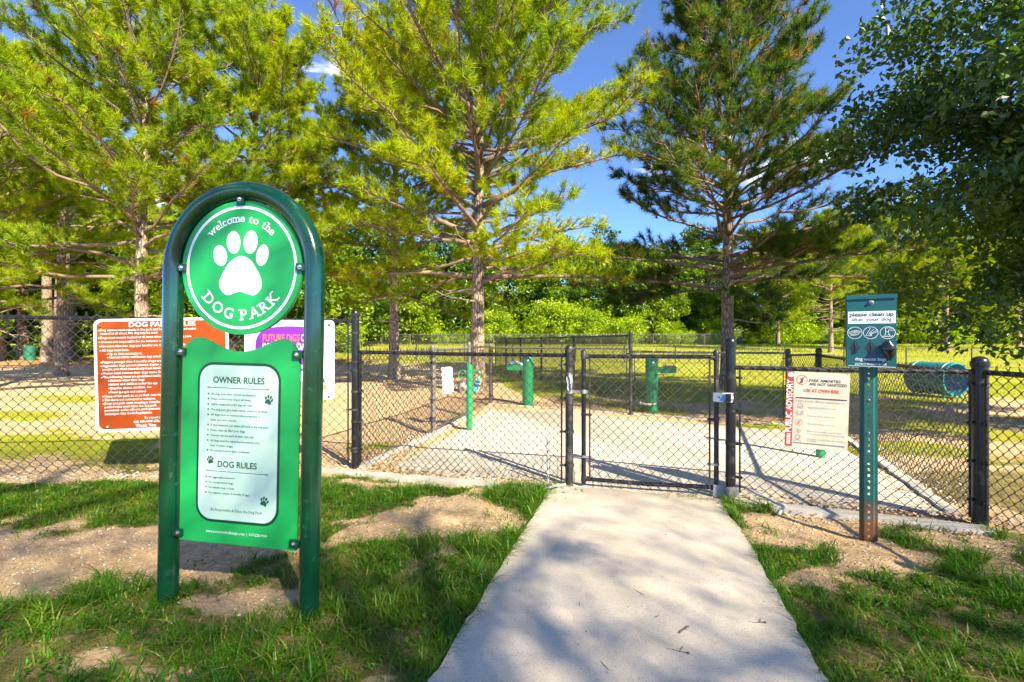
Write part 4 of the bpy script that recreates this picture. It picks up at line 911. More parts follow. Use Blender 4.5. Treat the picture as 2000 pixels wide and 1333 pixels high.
# ------------------------------------------------------------------ trees
def needles(pos, dirs, tint, k=42, ln=(.17, .27), wd=.0145, spread_=(12, 80), seed=1):
    g = np.random.default_rng(seed); n = len(pos); P = np.repeat(pos, k, 0); D = np.repeat(dirs, k, 0)
    r = g.normal(size=(n * k, 3)); r -= D * (r * D).sum(1)[:, None]; r /= np.linalg.norm(r, axis=1)[:, None] + 1e-9
    a = np.radians(g.uniform(spread_[0], spread_[1], n * k)); d = D * np.cos(a)[:, None] + r * np.sin(a)[:, None]
    l_ = g.uniform(ln[0], ln[1], n * k)[:, None]; base = P + D * g.uniform(-.12, .03, (n * k, 1))
    s_ = np.cross(d, g.normal(size=(n * k, 3))); s_ /= np.linalg.norm(s_, axis=1)[:, None] + 1e-9
    tip = base + d * l_; tip[:, 2] -= .02 * g.random(n * k)
    V = np.stack([base - s_ * wd / 2, base + s_ * wd / 2, tip], 1).reshape(-1, 3); T = np.arange(n * k * 3).reshape(-1, 3)
    tt = np.repeat(np.repeat(tint, k) + g.normal(0, .10, n * k), 3); return V, T, np.clip(tt, 0, 2)
def branch_curve(p, az, ln, el0, el1, g, n=9, wob=.15):
    P = [np.array(p, float)]; st = ln / (n - 1); a = az
    for i in range(1, n):
        t = i / (n - 1); el = el0 + (el1 - el0) * t + g.normal(0, wob); a += g.normal(0, wob * .9)
        P.append(P[-1] + st * np.array([math.cos(el) * math.cos(a), math.cos(el) * math.sin(a), math.sin(el)]))
    return P
def make_pine(seed, H, base_z, Rm, r0, label, loc, mt='pine_needle', dens=1.0, lean=(0, 0), k=40, cones=0, dead=.02, prof=None, bare=5, group=None, tint0=.75, sun_side=True, whorl=.46, leafy=.36, extra=()):
    g = np.random.default_rng(seed); T = thing('pine_tree', label, 'tree', loc, 0, group)
    tp = []
    for i in range(15):
        t = i / 14; tp.append((lean[0] * t * t + math.sin(t * 5 + seed) * .07 * t, lean[1] * t * t + math.cos(t * 4 + seed) * .07 * t, -.3 + (H + .3) * t))
    rad = [r0 * ((1 - t / 14) ** .85) * (1.55 if t == 0 else 1) * (1.10 if t == 1 else 1) + .012 for t in range(15)]
    tp_ = catmull(tp, 3, False); rr_ = list(np.interp(np.linspace(0, 14, len(tp_)), range(15), rad))
    tr = MB().tube(tp_, rr_, 14); gv = np.array(tr.v); gv[:, :2] += (np.random.default_rng(seed).random((len(gv), 2)) - .5) * .06 * r0; tr.v = [tuple(p) for p in gv]
    obj('trunk', tr, M['pine_bark'], T, angle=180)
    at = lambda z: np.array([np.interp(z, [p[2] for p in tp], [p[j] for p in tp]) for j in range(3)])
    prof = prof or (lambda t: (.80 + .20 * math.sin(min(1, t / .3) * math.pi / 2)) * max(0, 1 - t ** 2.3) ** .75 + .10)
    TP, TD, TT = [], [], []; cone_p = []
    def leaf_branch(P, ln, rb, lf=leafy):
        m = MB(); n = len(P); rs_ = [max(.006, rb * (1 - i / (n - 1)) ** .8 + .006) for i in range(n)]; m.tube(P, rs_, 7)
        cl = np.concatenate([[0], np.cumsum([np.linalg.norm(P[i + 1] - P[i]) for i in range(n - 1)])]); tot = cl[-1]
        s = tot * lf; side = 1; btint = g.normal(tint0, .17)
        while s <= tot + .01:
            i = min(n - 2, int(np.searchsorted(cl, s) - 1)); i = max(i, 0); u = (s - cl[i]) / (cl[i + 1] - cl[i] + 1e-9); q = P[i] + (P[i + 1] - P[i]) * min(u, 1); d = (P[i + 1] - P[i]); d = d / np.linalg.norm(d)
            fr_ = s / tot; tl = (.34 + .66 * (1 - fr_)) * min(1.0, .35 + tot * .22) * g.uniform(.7, 1.25)
            for sd in ((side,) if g.random() < .45 else (1, -1)):
                lat = np.cross(d, [0, 0, 1.0]); lat /= np.linalg.norm(lat) + 1e-9
                dr = d * g.uniform(.5, .9) + lat * sd * g.uniform(.4, 1.0) + np.array([0, 0, g.uniform(-.05, .6)]); dr /= np.linalg.norm(dr)
                e = q + dr * tl * .55; d2 = dr + np.array([0, 0, .35]); d2 /= np.linalg.norm(d2); e2 = e + d2 * tl * .45
                m.tube([q, e, e2], [.011, .008, .005], 3, False)
                ns = max(2, int(tl / .19 * dens))
                for w_ in range(ns):
                    t = 1 - w_ / ns * .6; pp = (q + (e - q) * (t / .55)) if t < .55 else (e + (e2 - e) * ((t - .55) / .45)); dd = d2 if t > .5 else dr
                    dd = dd + g.normal(0, .22, 3); dd /= np.linalg.norm(dd)
                    TP.append(pp + g.normal(0, .03, 3)); TD.append(dd); TT.append((btint + g.normal(0, .12)) if g.random() > dead else g.uniform(1.3, 2))
                    if cones and w_ > 0 and g.random() < cones: cone_p.append(pp + g.normal(0, .07, 3))
            side = -side; s += g.uniform(.12, .20) / dens
        d = P[-1] - P[-2]; d /= np.linalg.norm(d)
        for _ in range(4): TP.append(P[-1] + g.normal(0, .05, 3)); TD.append((d + g.normal(0, .3, 3)) / 1.1); TT.append(btint + g.normal(0, .12))
        obj('branch', m, M['pine_limb'], T, angle=180)
    z = base_z; az0 = g.uniform(0, 6.28)
    while z < H - .25:
        t = (z - base_z) / (H - base_z); nb = 3 if t < .12 else (5 if t < .9 else 4)
        for b in range(nb):
            az = az0 + b * 2 * math.pi / nb + g.normal(0, .28); ln = Rm * prof(t) * g.uniform(.64, 1.14)
            e0 = R(10 + 40 * t) + g.normal(0, .16); e1 = R(16 + 40 * t) + g.normal(0, .22)
            if t < .14: e0, e1 = R(8) + g.normal(0, .22), R(2) + g.normal(0, .25)
            leaf_branch(branch_curve(at(z + g.uniform(-.25, .25)), az, ln, e0, e1, g), ln, r0 * (.25 - .14 * t) * min(1, .4 + ln / Rm))
        az0 += 2.4; z += whorl * g.uniform(.75, 1.25) * (1 - .25 * t)
    for (z, az, ln, e0, e1) in extra: leaf_branch(branch_curve(at(z), R(az), ln, R(e0), R(e1), g, wob=.06), ln, r0 * .38, .42)
    for _ in range(bare):
        z = g.uniform(base_z * .62, base_z + 1.0); az = g.uniform(0, 6.28); ln = g.uniform(.8, 2.4); P = branch_curve(at(z), az, ln, g.uniform(-.1, .4), g.uniform(-.2, .3), g, 7, .2); m = MB(); m.tube(P, [.026 * (1 - i / 7) + .004 for i in range(7)], 6)
        for i in (2, 3, 4, 5):
            Q = branch_curve(P[i], az + g.normal(0, .9), ln * g.uniform(.15, .4), .2, g.uniform(-.3, .6), g, 4, .3); m.tube(Q, [.010, .008, .006, .003], 5)
        obj('dead_branch', m, M['dead_limb'], T, angle=180)
    V, F_, tt = needles(np.array(TP), np.array(TD), np.array(TT), k, seed=seed)
    link('crown', raw_mesh('crown', V, F_, {'tint': tt}), M[mt], T)
    if cone_p:
        c = np.array(cone_p[:420]); n = len(c); o8 = np.array([[0, 0, .045], [.026, 0, 0], [0, .026, 0], [-.026, 0, 0], [0, -.026, 0], [0, 0, -.04]])
        V = (c[:, None] + o8[None]).reshape(-1, 3); q = np.array([[0, 1, 2], [0, 2, 3], [0, 3, 4], [0, 4, 1], [5, 2, 1], [5, 3, 2], [5, 4, 3], [5, 1, 4]]); Tf = (np.arange(n)[:, None, None] * 6 + q[None]).reshape(-1, 3)
        o = link('pine_cones', raw_mesh('pine_cones', V, Tf), M['cone'], T); o['kind'] = 'stuff'
    return T
def copy_tree(src, loc, rz, sc, label=None, group=None, drop=()):
    c = src.copy(); COL.objects.link(c); c.location = loc; c.rotation_euler = (0, 0, rz); c.scale = (sc, sc, sc)
    if label: c['label'] = label
    if group: c['group'] = group
    for ch in list(src.children):
        if ch.name.split('.')[0] in drop: continue
        k = ch.copy(); COL.objects.link(k); k.parent = c
    return c
gxy = lambda px, d: (px - 1000) / F * d
pine_c = make_pine(11, 13.6, 3.3, 4.7, .19, 'bright yellow green pine with pale trunk behind the short fence', (gxy(934, 13.0), 13.0, -.05), prof=lambda t: (.80 + .20 * math.sin(min(1, t / .3) * math.pi / 2)) * max(0, 1 - t ** 3.4) ** .7 + .10, k=32, bare=6, whorl=.42, leafy=.30, extra=((3.2, 5, 4.2, 8, -4), (3.3, 178, 3.6, 6, -6), (3.9, 20, 3.8, 22, 8), (4.1, 165, 3.4, 20, 15), (4.4, 215, 3.6, 10, 10), (4.6, 260, 3.4, 10, 16), (4.2, 310, 3.2, 12, 10), (5.2, 350, 4.4, 25, 12), (5.6, 190, 4.4, 25, 12), (6.4, 5, 4.3, 28, 20), (6.6, 170, 4.3, 28, 20), (7.6, 340, 4.0, 30, 25), (7.8, 200, 4.0, 30, 25), (5.8, 270, 3.6, 15, 18), (7.2, 290, 3.4, 20, 20), (7.0, 240, 3.6, 20, 20), (8.6, 270, 3.2, 30, 25)))
pine_l = make_pine(23, 12.8, 3.4, 4.3, .20, 'pine with bare twisted lower limbs left of the centre pine', (gxy(770, 18.0), 18.0, -.05), k=44, bare=9, dens=.9)
pine_r = make_pine(37, 12.5, 3.0, 4.7, .19, 'dark shaded pine full of brown cones beside the gate latch post', (gxy(1421, 14.0), 14.0, -.05), mt='pine_needle_shade_toned', k=36, cones=.11, dead=.10, prof=lambda t: .90 * (1 - t) ** .52 + .12, tint0=.42, bare=6, whorl=.38, leafy=.32, extra=((3.1, 180, 4.6, 6, -6), (3.3, 0, 4.8, 6, -2), (3.5, 200, 4.4, 10, 0), (3.6, 340, 4.8, 10, 4), (3.9, 160, 4.2, 12, 2), (4.0, 20, 4.4, 12, 6), (3.7, 270, 3.6, 8, 4), (6.0, 190, 3.9, 18, 12), (6.3, 350, 3.9, 18, 14)))  # dark needles and low tint paint in the shade on this pine
pine_w = make_pine(41, 10.6, 3.2, 4.6, .19, 'bushy pine with reddish tips rising behind the orange sign', (gxy(278, 13.2), 13.2, -.05), k=44, dead=.04, tint0=.66, bare=5)
pine_m = make_pine(53, 12.4, 3.3, 4.4, .19, 'full round pine rising behind the arch of the welcome sign', (gxy(497, 16.0), 16.0, -.05), k=44, tint0=.74, bare=5)
copy_tree(pine_m, (gxy(-70, 13.5), 14.0, -.05), R(130), .80, 'pine with reddish foliage at the open end of the tall fence')
copy_tree(pine_l, (gxy(120, 19.5), 19.5, -.05), R(200), .98, 'pine standing back between the reddish pine and the bushy pine')

def leaf_cards(C, size, g, up=.5, tint=None):
    """pointed leaf quads at points C"""
    n = len(C); nr = g.normal(size=(n, 3)); nr[:, 2] += up; nr /= np.linalg.norm(nr, axis=1)[:, None]
    a = np.cross(nr, g.normal(size=(n, 3))); a /= np.linalg.norm(a, axis=1)[:, None] + 1e-9; b = np.cross(nr, a)
    l_ = (size * g.uniform(.6, 1.3, n))[:, None]; w_ = l_ * .58
    V = np.stack([C - a * l_ * .5, C + b * w_ * .5 - a * l_ * .08 + nr * l_ * .10, C + a * l_ * .5 - nr * l_ * .06, C - b * w_ * .5 - a * l_ * .08 + nr * l_ * .10], 1).reshape(-1, 3)
    return V, np.arange(n * 4).reshape(-1, 4), np.repeat(tint, 4)
def make_broad(seed, H, Rm, cb, r0, label, loc, nl, size, mt, ncl=70, cr_=.85, group=None, t0=.45, limbs=9, name='broadleaf_tree', droop=0.0, tw=0, shell=.45):
    g = np.random.default_rng(seed); T = thing(name, label, 'tree' if name != 'shrub' else 'shrub', loc, 0, group)
    tp = [(math.sin(i * .8 + seed) * .12 * i / 6, math.cos(i * .7 + seed) * .12 * i / 6, -.3 + (H * .85 + .3) * i / 7) for i in range(8)]
    obj('trunk', MB().tube(catmull(tp, 3, False), list(np.interp(np.linspace(0, 7, 22), range(8), [r0 * (1 - i / 8) + .02 for i in range(8)])), 12), M['broad_bark'], T, angle=180)
    at = lambda z: np.array([np.interp(z, [p[2] for p in tp], [p[j] for p in tp]) for j in range(3)])
    cen = []; zc = (cb + H) / 2; rz_ = (H - cb) / 2
    while len(cen) < ncl:
        p = g.normal(size=3); p /= np.linalg.norm(p); rr_ = g.uniform(shell, 1) ** .7; q = np.array([p[0] * Rm * rr_, p[1] * Rm * rr_, zc + p[2] * rz_ * rr_])
        if q[2] > zc: q[:2] *= 1 - .35 * ((q[2] - zc) / rz_) ** 2
        cen.append(q)
    cen = np.array(cen); cr = cr_ * g.uniform(.6, 1.25, ncl)
    for i in range(limbs):
        e = cen[g.integers(ncl)]; z = np.clip(e[2] - g.uniform(.8, 2.2), cb * .55, H * .8); s = at(z); mid_ = (s + e) / 2 + np.array([0, 0, .25]); m = MB().tube(catmull([s, mid_, e], 5, False), list(np.linspace(r0 * .38, .015, 11)), 7)
        for j in range(4):
            e2 = cen[np.argsort(np.linalg.norm(cen - e, axis=1))[j + 1]]; m.tube(catmull([mid_ + (e - mid_) * (.3 + .15 * j), (e + e2) / 2 + [0, 0, .1], e2], 3, False), list(np.linspace(r0 * .15, .006, 7)), 5)
        obj('limb', m, M['broad_bark'], T, angle=180)
    ci = g.integers(0, ncl, nl); off = g.normal(size=(nl, 3)); off /= np.linalg.norm(off, axis=1)[:, None]; off *= (g.random(nl) ** .45)[:, None]
    off[:, 2] *= .75
    C = cen[ci] + off * cr[ci][:, None]; C[:, 2] -= droop * np.linalg.norm(C[:, :2], axis=1) ** 1.5
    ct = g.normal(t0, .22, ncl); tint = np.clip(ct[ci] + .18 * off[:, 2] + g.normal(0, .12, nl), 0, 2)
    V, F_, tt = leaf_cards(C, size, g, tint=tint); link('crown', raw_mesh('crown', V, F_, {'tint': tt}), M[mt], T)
    return T

# overhanging pear tree on the right, and unseen shade trees behind the camera, placed to dapple the foreground
pear = make_broad(61, 9.8, 4.0, .9, .17, 'leafy dark green pear tree overhanging the fence from the right', (9.75, 7.1, 0), 74000, .130, 'pear_leaf', 230, .78, None, .62, 24, droop=.03, shell=.25)
oak = make_broad(62, 11.3, 3.5, 6.6, .25, 'tall shade tree behind the path on the gate side', (7.5, -8.3, 0), 18500, .070, 'pear_leaf', 1500, .9, None, .42, 8, shell=.02)  # small sparse leaves spread evenly so partial sun reaches the foreground
for (x, y, rz, sc, lb) in ((3.2, -7.4, 50, 1.0, 'tall shade tree behind the welcome sign side of the path'), (11.8, -9.0, 170, 1.0, 'tall shade tree behind the dispenser side of the path')): copy_tree(oak, (x, y, 0), R(rz), sc, lb)
# woods beyond the field
GW = 'broadleaf trees of the wood beyond the field'
LW = 'broadleaf tree in the dense green wood beyond the field'
w1 = make_broad(71, 14.5, 4.2, .4, .22, LW, (0, 0, 0), 9000, .46, 'wood_leaf', 130, 1.2, GW, .55, 6)
w2 = make_broad(72, 12.5, 3.9, .3, .20, LW, (0, 0, 0), 9000, .44, 'wood_leaf', 120, 1.15, GW, .75, 6)
w3 = make_broad(73, 16.0, 4.0, .6, .22, LW, (0, 0, 0), 9000, .46, 'wood_leaf', 130, 1.2, GW, .40, 6)
protos = [w1, w2, w3]; used = set()
g = np.random.default_rng(5); spots = []
for x in np.arange(-34, 96, 4.6): spots.append((x + g.normal(0, .8), 68 + g.normal(0, 2.5), g.uniform(.9, 1.12)))
for x in np.arange(-42, 110, 5.6): spots.append((x + g.normal(0, 1), 80 + g.normal(0, 3), g.uniform(1.1, 1.35)))
for i, (x, y, s_) in enumerate(spots):
    k = int(g.integers(0, 3)); z = float(far_rise(0, y)) - .2
    if k not in used:
        o = protos[k]; used.add(k); o.location = (x, y, z); o.rotation_euler = (0, 0, g.uniform(0, 6.28)); o.scale = (s_,) * 3
    else: copy_tree(protos[k], (x, y, z), g.uniform(0, 6.28), s_, drop=('limb',))
GL = 'broadleaf trees of the shaded wood behind the tall fence'
for i, (px, d, s_) in enumerate(((-150, 27, .85), (-60, 34, 1.0), (10, 39, .95), (95, 36, 1.0), (150, 40, 1.0), (215, 36, .9), (290, 39, 1.0), (350, 43, 1.0), (420, 41, .95), (490, 46, 1.0), (560, 50, .95), (620, 54, .95), (60, 47, 1.15), (230, 48, 1.15), (400, 52, 1.15), (540, 60, 1.1), (330, 31, .8), (455, 33, .9), (560, 36, .85), (640, 42, .95), (700, 50, 1.05), (600, 47, 1.1), (800, 60, 1.0), (880, 63, 1.05))):
    copy_tree(protos[i % 3], (gxy(px, d), d, float(far_rise(0, d)) - .2), i * 1.7, s_, *(('broadleaf tree in the shaded wood behind the orange sign', GL) if i < 16 else ('broadleaf tree filling the gaps behind the yellow green pines', 'broadleaf trees close behind the pines')), drop=('limb',))
# bare trunks at the edge of that wood
tm = None
for i, (px, d, r_) in enumerate(((-2, 31, .26), (45, 33, .33), (92, 30, .31), (122, 29.5, .42), (140, 33, .28), (8, 36, .25))):
    z = float(far_rise(0, d)); T = thing('pine_tree', 'tall pine with bare straight trunk at the shaded wood edge', 'tree', (gxy(px, d), d, z - .05), 0, 'bare trunked pines at the wood edge')
    tp = [(math.sin(i + j) * .06, math.cos(i * 2 + j) * .06, -.2 + j * 1.3) for j in range(9)]
    obj('trunk', MB().tube(catmull(tp, 3, False), [r_ * (1.5 if j == 0 else 1.15 if j < 3 else 1 - j * .018) for j in range(25)], 12), M['pine_bark'], T, angle=180)
    gg = np.random.default_rng(200 + i); n = 700; P = gg.normal(size=(n, 3)); P /= np.linalg.norm(P, axis=1)[:, None]; P *= (gg.random(n) ** .35)[:, None]; P *= [2.4, 2.4, 2.3]; P[:, 2] += 8.8
    V, F_, tt = needles(P, np.tile([[0, 0, 1.0]], (n, 1)) + gg.normal(0, .4, (n, 3)), gg.normal(.3, .2, n), 14, (.25, .4), .03, (10, 90), i)
    link('crown', raw_mesh('crown', V, F_, {'tint': tt}), M['pine_needle_shade_toned'], T)
# bright hedge of young growth in front of the wood
GS = 'bright young shrubs along the wood edge'
sh0 = make_broad(81, 3.2, 1.9, .1, .05, 'bright lime green shrub in the hedge along the wood edge', (0, 0, 0), 3000, .22, 'shrub_leaf', 46, .75, GS, .55, 3, 'shrub')
first = True
for x in np.arange(-32, 78, 2.3):
    y = 62 + g.normal(0, 2.0) + (2 if x > 26 else 0); z = float(far_rise(0, y)) - .1; s_ = g.choice([.55, .8, 1.0, 1.3, 1.7]) * g.uniform(.85, 1.15)
    if first: sh0.location = (x, y, z); sh0.scale = (s_,) * 3; first = False
    else: copy_tree(sh0, (x, y, z), g.uniform(0, 6.28), s_, drop=('limb',))
for (x, y, s_) in ((-14, 40, .8), (-19, 37, .9), (-24, 36, .9), (-29, 36, 1.1), (-33, 35, 1.0)): copy_tree(sh0, (x, y, float(far_rise(0, y)) - .1), x, s_, 'low shrub under the shaded wood behind the tall fence', 'low shrubs under the shaded wood', drop=('limb',))
# pines standing in the field on the right
for i, (src, px, d, rz, s_, lb) in enumerate(((pine_l, 1623, 40, 30, .92, 'field pine with forked bare limbs seen beside the waste bag dispenser'), (pine_m, 1652, 50, 110, 1.0, 'field pine half hidden behind the waste bag dispenser'), (pine_c, 1742, 44, 200, .95, 'straight field pine just past the waste bag dispenser'), (pine_m, 1850, 42, 300, .95, 'leaning field pine under the overhanging pear branches'), (pine_l, 1990, 46, 70, 1.0, 'field pine farthest along the sunny field'), (pine_c, 1520, 58, 70, 1.0, 'field pine at the wood edge behind the dark pine'))):
    t_ = copy_tree(src, (gxy(px, d), d, float(far_rise(0, d)) - .05), R(rz), s_, lb)

# ------------------------------------------------------------------ grass
def blades(P, h, wd, bend, tint, g, seg=3):
    n = len(P); az = g.uniform(0, 2 * np.pi, n); f = np.stack([np.cos(az), np.sin(az), 0 * az], 1); s_ = np.stack([-np.sin(az), np.cos(az), 0 * az], 1)
    rows = []
    for i in range(seg):
        t = i / seg; c = P + f * (bend * t * t)[:, None] + np.array([0, 0, 1.0]) * (h * (t - .35 * (bend / h) * t * t))[:, None]; w_ = (wd * (1 - .75 * t) / 2)[:, None]; rows += [c - s_ * w_, c + s_ * w_]
    rows.append(P + f * bend[:, None] + np.array([0, 0, 1.0]) * (h * np.maximum(.15, 1 - .35 * bend / h))[:, None])
    k = 2 * seg + 1; V = np.stack(rows, 1).reshape(-1, 3); T = []
    for i in range(seg - 1): T += [[2 * i, 2 * i + 1, 2 * i + 3], [2 * i, 2 * i + 3, 2 * i + 2]]
    T.append([2 * seg - 2, 2 * seg - 1, 2 * seg]); T = (np.arange(n)[:, None, None] * k + np.array(T)[None]).reshape(-1, 3)
    return V, T, np.repeat(tint, k)
g = np.random.default_rng(99)
def scatter(n, x0, x1, y0, y1, keep):
    d = np.sqrt(g.uniform(y0 * y0, y1 * y1, n)) if y0 > 0 else g.uniform(y0, y1, n); x = g.uniform(x0, x1, n); m = keep(x, d); return x[m], d[m]
def off_slab(x, y, wob=.02):
    xx_ = x + g.normal(0, wob, len(x)); yy_ = y + g.normal(0, wob, len(x)); return ~(in_poly(xx_, yy_, PATH) | in_poly(xx_, yy_, PAD))
fy = lambda x: np.interp(x, [-9, PW[0], PA[0], PB[0], PC[0], PD[0], 3.7, 9], [4.5, PW[1], PA[1], PB[1], PC[1], PD[1], 3.0, 2.5])
def keep_near(x, y):
    cl = vnoise(x, y, .16, 51); m = grass_mask(x, y); p = np.clip((m - .32) * 1.7, 0, 1) * smooth(.18, .55, cl + .25 * m)
    return (g.random(len(x)) < p) & (y < fy(x) - .16) & off_slab(x, y) & (np.abs(x) < 1.2 * y + .8)
def keep_clump(x, y):
    m = grass_mask(x, y); p = np.clip(m * 1.15 - .12, .012, 1) * smooth(.12, .5, vnoise(x, y, .2, 51) + .35 * m)
    return (g.random(len(x)) < p) & (y < fy(x) - .17) & off_slab(x, y) & (np.abs(x) < 1.2 * y + .8)
cx_, cy_ = scatter(13500, -6.3, 5.2, .9, 5.4, keep_clump); nc = len(cx_)
mk_ = grass_mask(cx_, cy_); lush = smooth(.35, .7, vnoise(cx_, cy_, .5, 53)); ch_ = g.uniform(.045, .105, nc) * (.45 + .55 * mk_) * (.75 + .75 * lush); cr2 = g.uniform(.02, .055, nc); ct_ = .58 + .7 * (vnoise(cx_, cy_, .6, 54) - .5) + g.normal(0, .2, nc)
kb = np.where(mk_ > .5, g.integers(15, 26, nc), g.integers(5, 12, nc)); ix = np.repeat(np.arange(nc), kb); n = len(ix)
a_ = g.uniform(0, 6.28, n); r_ = np.abs(g.normal(0, 1, n)) * cr2[ix]; x = cx_[ix] + r_ * np.cos(a_); y = cy_[ix] + r_ * np.sin(a_); ok = off_slab(x, y, .012); x, y, ix = x[ok], y[ok], ix[ok]; n = len(x)
h = np.maximum(.02, ch_[ix] * g.uniform(.55, 1.35, n)); bend = h * g.uniform(.35, 1.8, n); tint = np.clip(ct_[ix] + g.normal(0, .14, n), 0, 1.1); dry = g.random(n) < .05; tint[dry] = g.uniform(1.3, 2, dry.sum())
V, T, tt = blades(np.stack([x, y, ground_z(x, y) - .004], 1), h, g.uniform(.0045, .0105, n), bend, tint, g)
o = link('grass', raw_mesh('grass', V, T, {'tint': tt}), M['grass_blade']); tag(o, 'lush green grass in clumps on both sides of the path', 'grass', kind='stuff')

# low thatch and broad-leaved weeds between the clumps
x, y = scatter(130000, -6.3, 5.2, .9, 5.4, lambda x, y: (g.random(len(x)) < np.clip(grass_mask(x, y) - .12, .01, 1) * .9) & (y < fy(x) - .15) & off_slab(x, y) & (np.abs(x) < 1.2 * y + .8)); n = len(x)
h = g.uniform(.015, .05, n); V, T, tt = blades(np.stack([x, y, ground_z(x, y) - .004], 1), h, g.uniform(.004, .008, n), h * g.uniform(.6, 2.2, n), np.where(g.random(n) < .25, g.uniform(1.2, 2, n), g.normal(.5, .2, n).clip(0, 1)), g, 2)
o = link('grass_thatch', raw_mesh('grass_thatch', V, T, {'tint': tt}), M['grass_blade']); tag(o, 'short matted grass and dry thatch between the clumps', 'grass', kind='stuff')
cx_, cy_ = scatter(2600, -6.0, 5.0, .9, 5.0, lambda x, y: (g.random(len(x)) < grass_mask(x, y) * smooth(.5, .75, vnoise(x, y, .7, 71))) & (y < fy(x) - .2) & off_slab(x, y)); nc = len(cx_); ix = np.repeat(np.arange(nc), 14); n = len(ix)
x = cx_[ix] + g.normal(0, .035, n); y = cy_[ix] + g.normal(0, .035, n); V, F_, tt = leaf_cards(np.stack([x, y, ground_z(x, y) + g.uniform(.01, .05, n)], 1), .026, g, 1.6, np.clip(g.normal(.5, .2, n), 0, 1))
o = link('weeds', raw_mesh('weeds', V, F_, {'tint': tt}), M['grass_blade']); tag(o, 'small clover-like weeds growing through the grass', 'weeds', kind='stuff')
# grass tufts hugging the path edges and the posts
px_, py_ = [], []
for P in (PATH_L, PATH_R):
    P = np.array(P)
    for i in range(len(P) - 1):
        k = int(np.linalg.norm(P[i + 1] - P[i]) * 420); t = g.random(k)[:, None]; q = P[i] + (P[i + 1] - P[i]) * t; s_ = -1 if P is None else 1
        sg = -1 if P[0][0] < 0 else 1; q = q + np.stack([sg * np.abs(g.normal(.025, .04, k)), g.normal(0, .02, k)], 1); px_.append(q[:, 0]); py_.append(q[:, 1])
for c in (gp(328, 1172), gp(603, 1200)):
    a_ = g.uniform(0, 6.28, 240); r_ = np.abs(g.normal(.075, .03, 240)); px_.append(c[0] + r_ * np.cos(a_)); py_.append(c[1] + r_ * np.sin(a_))
for c, k in ((gp(945, 968), 260), (gp(1040, 975), 380), (gp(1350, 972), 150), (gp(1500, 1042), 160), (gp(735, 950), 160)):
    r_ = np.abs(g.normal(0, .09, k)); a_ = g.uniform(0, 6.28, k); px_.append(c[0] + 1.6 * r_ * np.cos(a_)); py_.append(c[1] + r_ * np.sin(a_))
x = np.concatenate(px_); y = np.concatenate(py_); m = (y < 4.75) & (y > .9) & ((grass_mask(x, y) > .3) | (g.random(len(x)) < .25)); x, y = x[m], y[m]; n = len(x)
h = g.uniform(.035, .10, n); V, T, tt = blades(np.stack([x, y, np.maximum(ground_z(x, y), -.01)], 1), h, g.uniform(.003, .006, n), h * g.uniform(.4, 1.6, n), np.clip(g.normal(.45, .2, n), 0, 1.8), g)
o = link('grass_edge', raw_mesh('grass_edge', V, T, {'tint': tt}), M['grass_blade']); tag(o, 'ragged grass fringe overlapping the path edges', 'grass', kind='stuff')
# worn turf inside the park
def keep_mid(x, y): return (g.random(len(x)) < grass_mask(x, y) ** 1.2 * (.4 + .6 * vnoise(x, y, .4, 61))) & (y > fy(x) + .08) & off_slab(x, y) & (np.abs(x) < 1.2 * y + 1)
x, y = scatter(170000, -16, 20, 3.6, 16, keep_mid); n = len(x); h = g.uniform(.03, .08, n)
V, T, tt = blades(np.stack([x, y, ground_z(x, y) - .004], 1), h, g.uniform(.006, .012, n), h * g.uniform(.3, 1.3, n), np.clip(g.normal(.55, .3, n), 0, 2), g, 2)
o = link('grass_turf', raw_mesh('grass_turf', V, T, {'tint': tt}), M['field_grass']); tag(o, 'short sunny turf inside the dog park', 'grass', kind='stuff')
x, y = scatter(52000, -46, 66, 16, 60, lambda x, y: (g.random(len(x)) < grass_mask(x, y)) & (np.abs(x) < 1.15 * y + 2)); n = len(x); h = g.uniform(.08, .26, n) * (.5 + .6 * smooth(25, 50, y)) * (.4 + vnoise(x, y, 2.5, 62))
V, T, tt = blades(np.stack([x, y, far_rise(x, y) - .01], 1), h, g.uniform(.03, .07, n), h * g.uniform(.2, .9, n), np.clip(g.normal(.6, .3, n), 0, 2), g, 2)
o = link('meadow_grass', raw_mesh('meadow_grass', V, T, {'tint': tt}), M['field_grass']); tag(o, 'tall yellow green meadow grass across the far field', 'grass', kind='stuff')

# ------------------------------------------------------------------ pebbles, litter, twigs
def stones(n, gen, lo, hi, name, label, mt):
    x, y = gen(n); n = len(x); r_ = g.uniform(lo, hi, n) ** 1; u = np.array([[0, 0, 1], [1, 0, 0], [0, 1, 0], [-1, 0, 0], [0, -1, 0], [0, 0, -1], ], float)
    V = u[None] * (r_[:, None, None]) * np.stack([g.uniform(.6, 1.4, (n, 6)), g.uniform(.6, 1.4, (n, 6)), g.uniform(.35, .7, (n, 6))], 2); a_ = g.uniform(0, 6.28, n); c, s_ = np.cos(a_), np.sin(a_)
    V = np.stack([V[..., 0] * c[:, None] - V[..., 1] * s_[:, None], V[..., 0] * s_[:, None] + V[..., 1] * c[:, None], V[..., 2]], 2) + np.stack([x, y, ground_z(x, y) + r_ * .15], 1)[:, None]
    q = np.array([[0, 1, 2], [0, 2, 3], [0, 3, 4], [0, 4, 1], [5, 2, 1], [5, 3, 2], [5, 4, 3], [5, 1, 4]]); T = (np.arange(n)[:, None, None] * 6 + q).reshape(-1, 3)
    o = link(name, raw_mesh(name, V.reshape(-1, 3), T, {'tint': np.repeat(g.random(n), 6)}, True), mt); tag(o, label, 'gravel', kind='stuff')
pm = bpy.data.materials.new('pebble'); pm.use_nodes = True; t = pm.node_tree; b = t.nodes['Principled BSDF']; b.inputs['Roughness'].default_value = .9
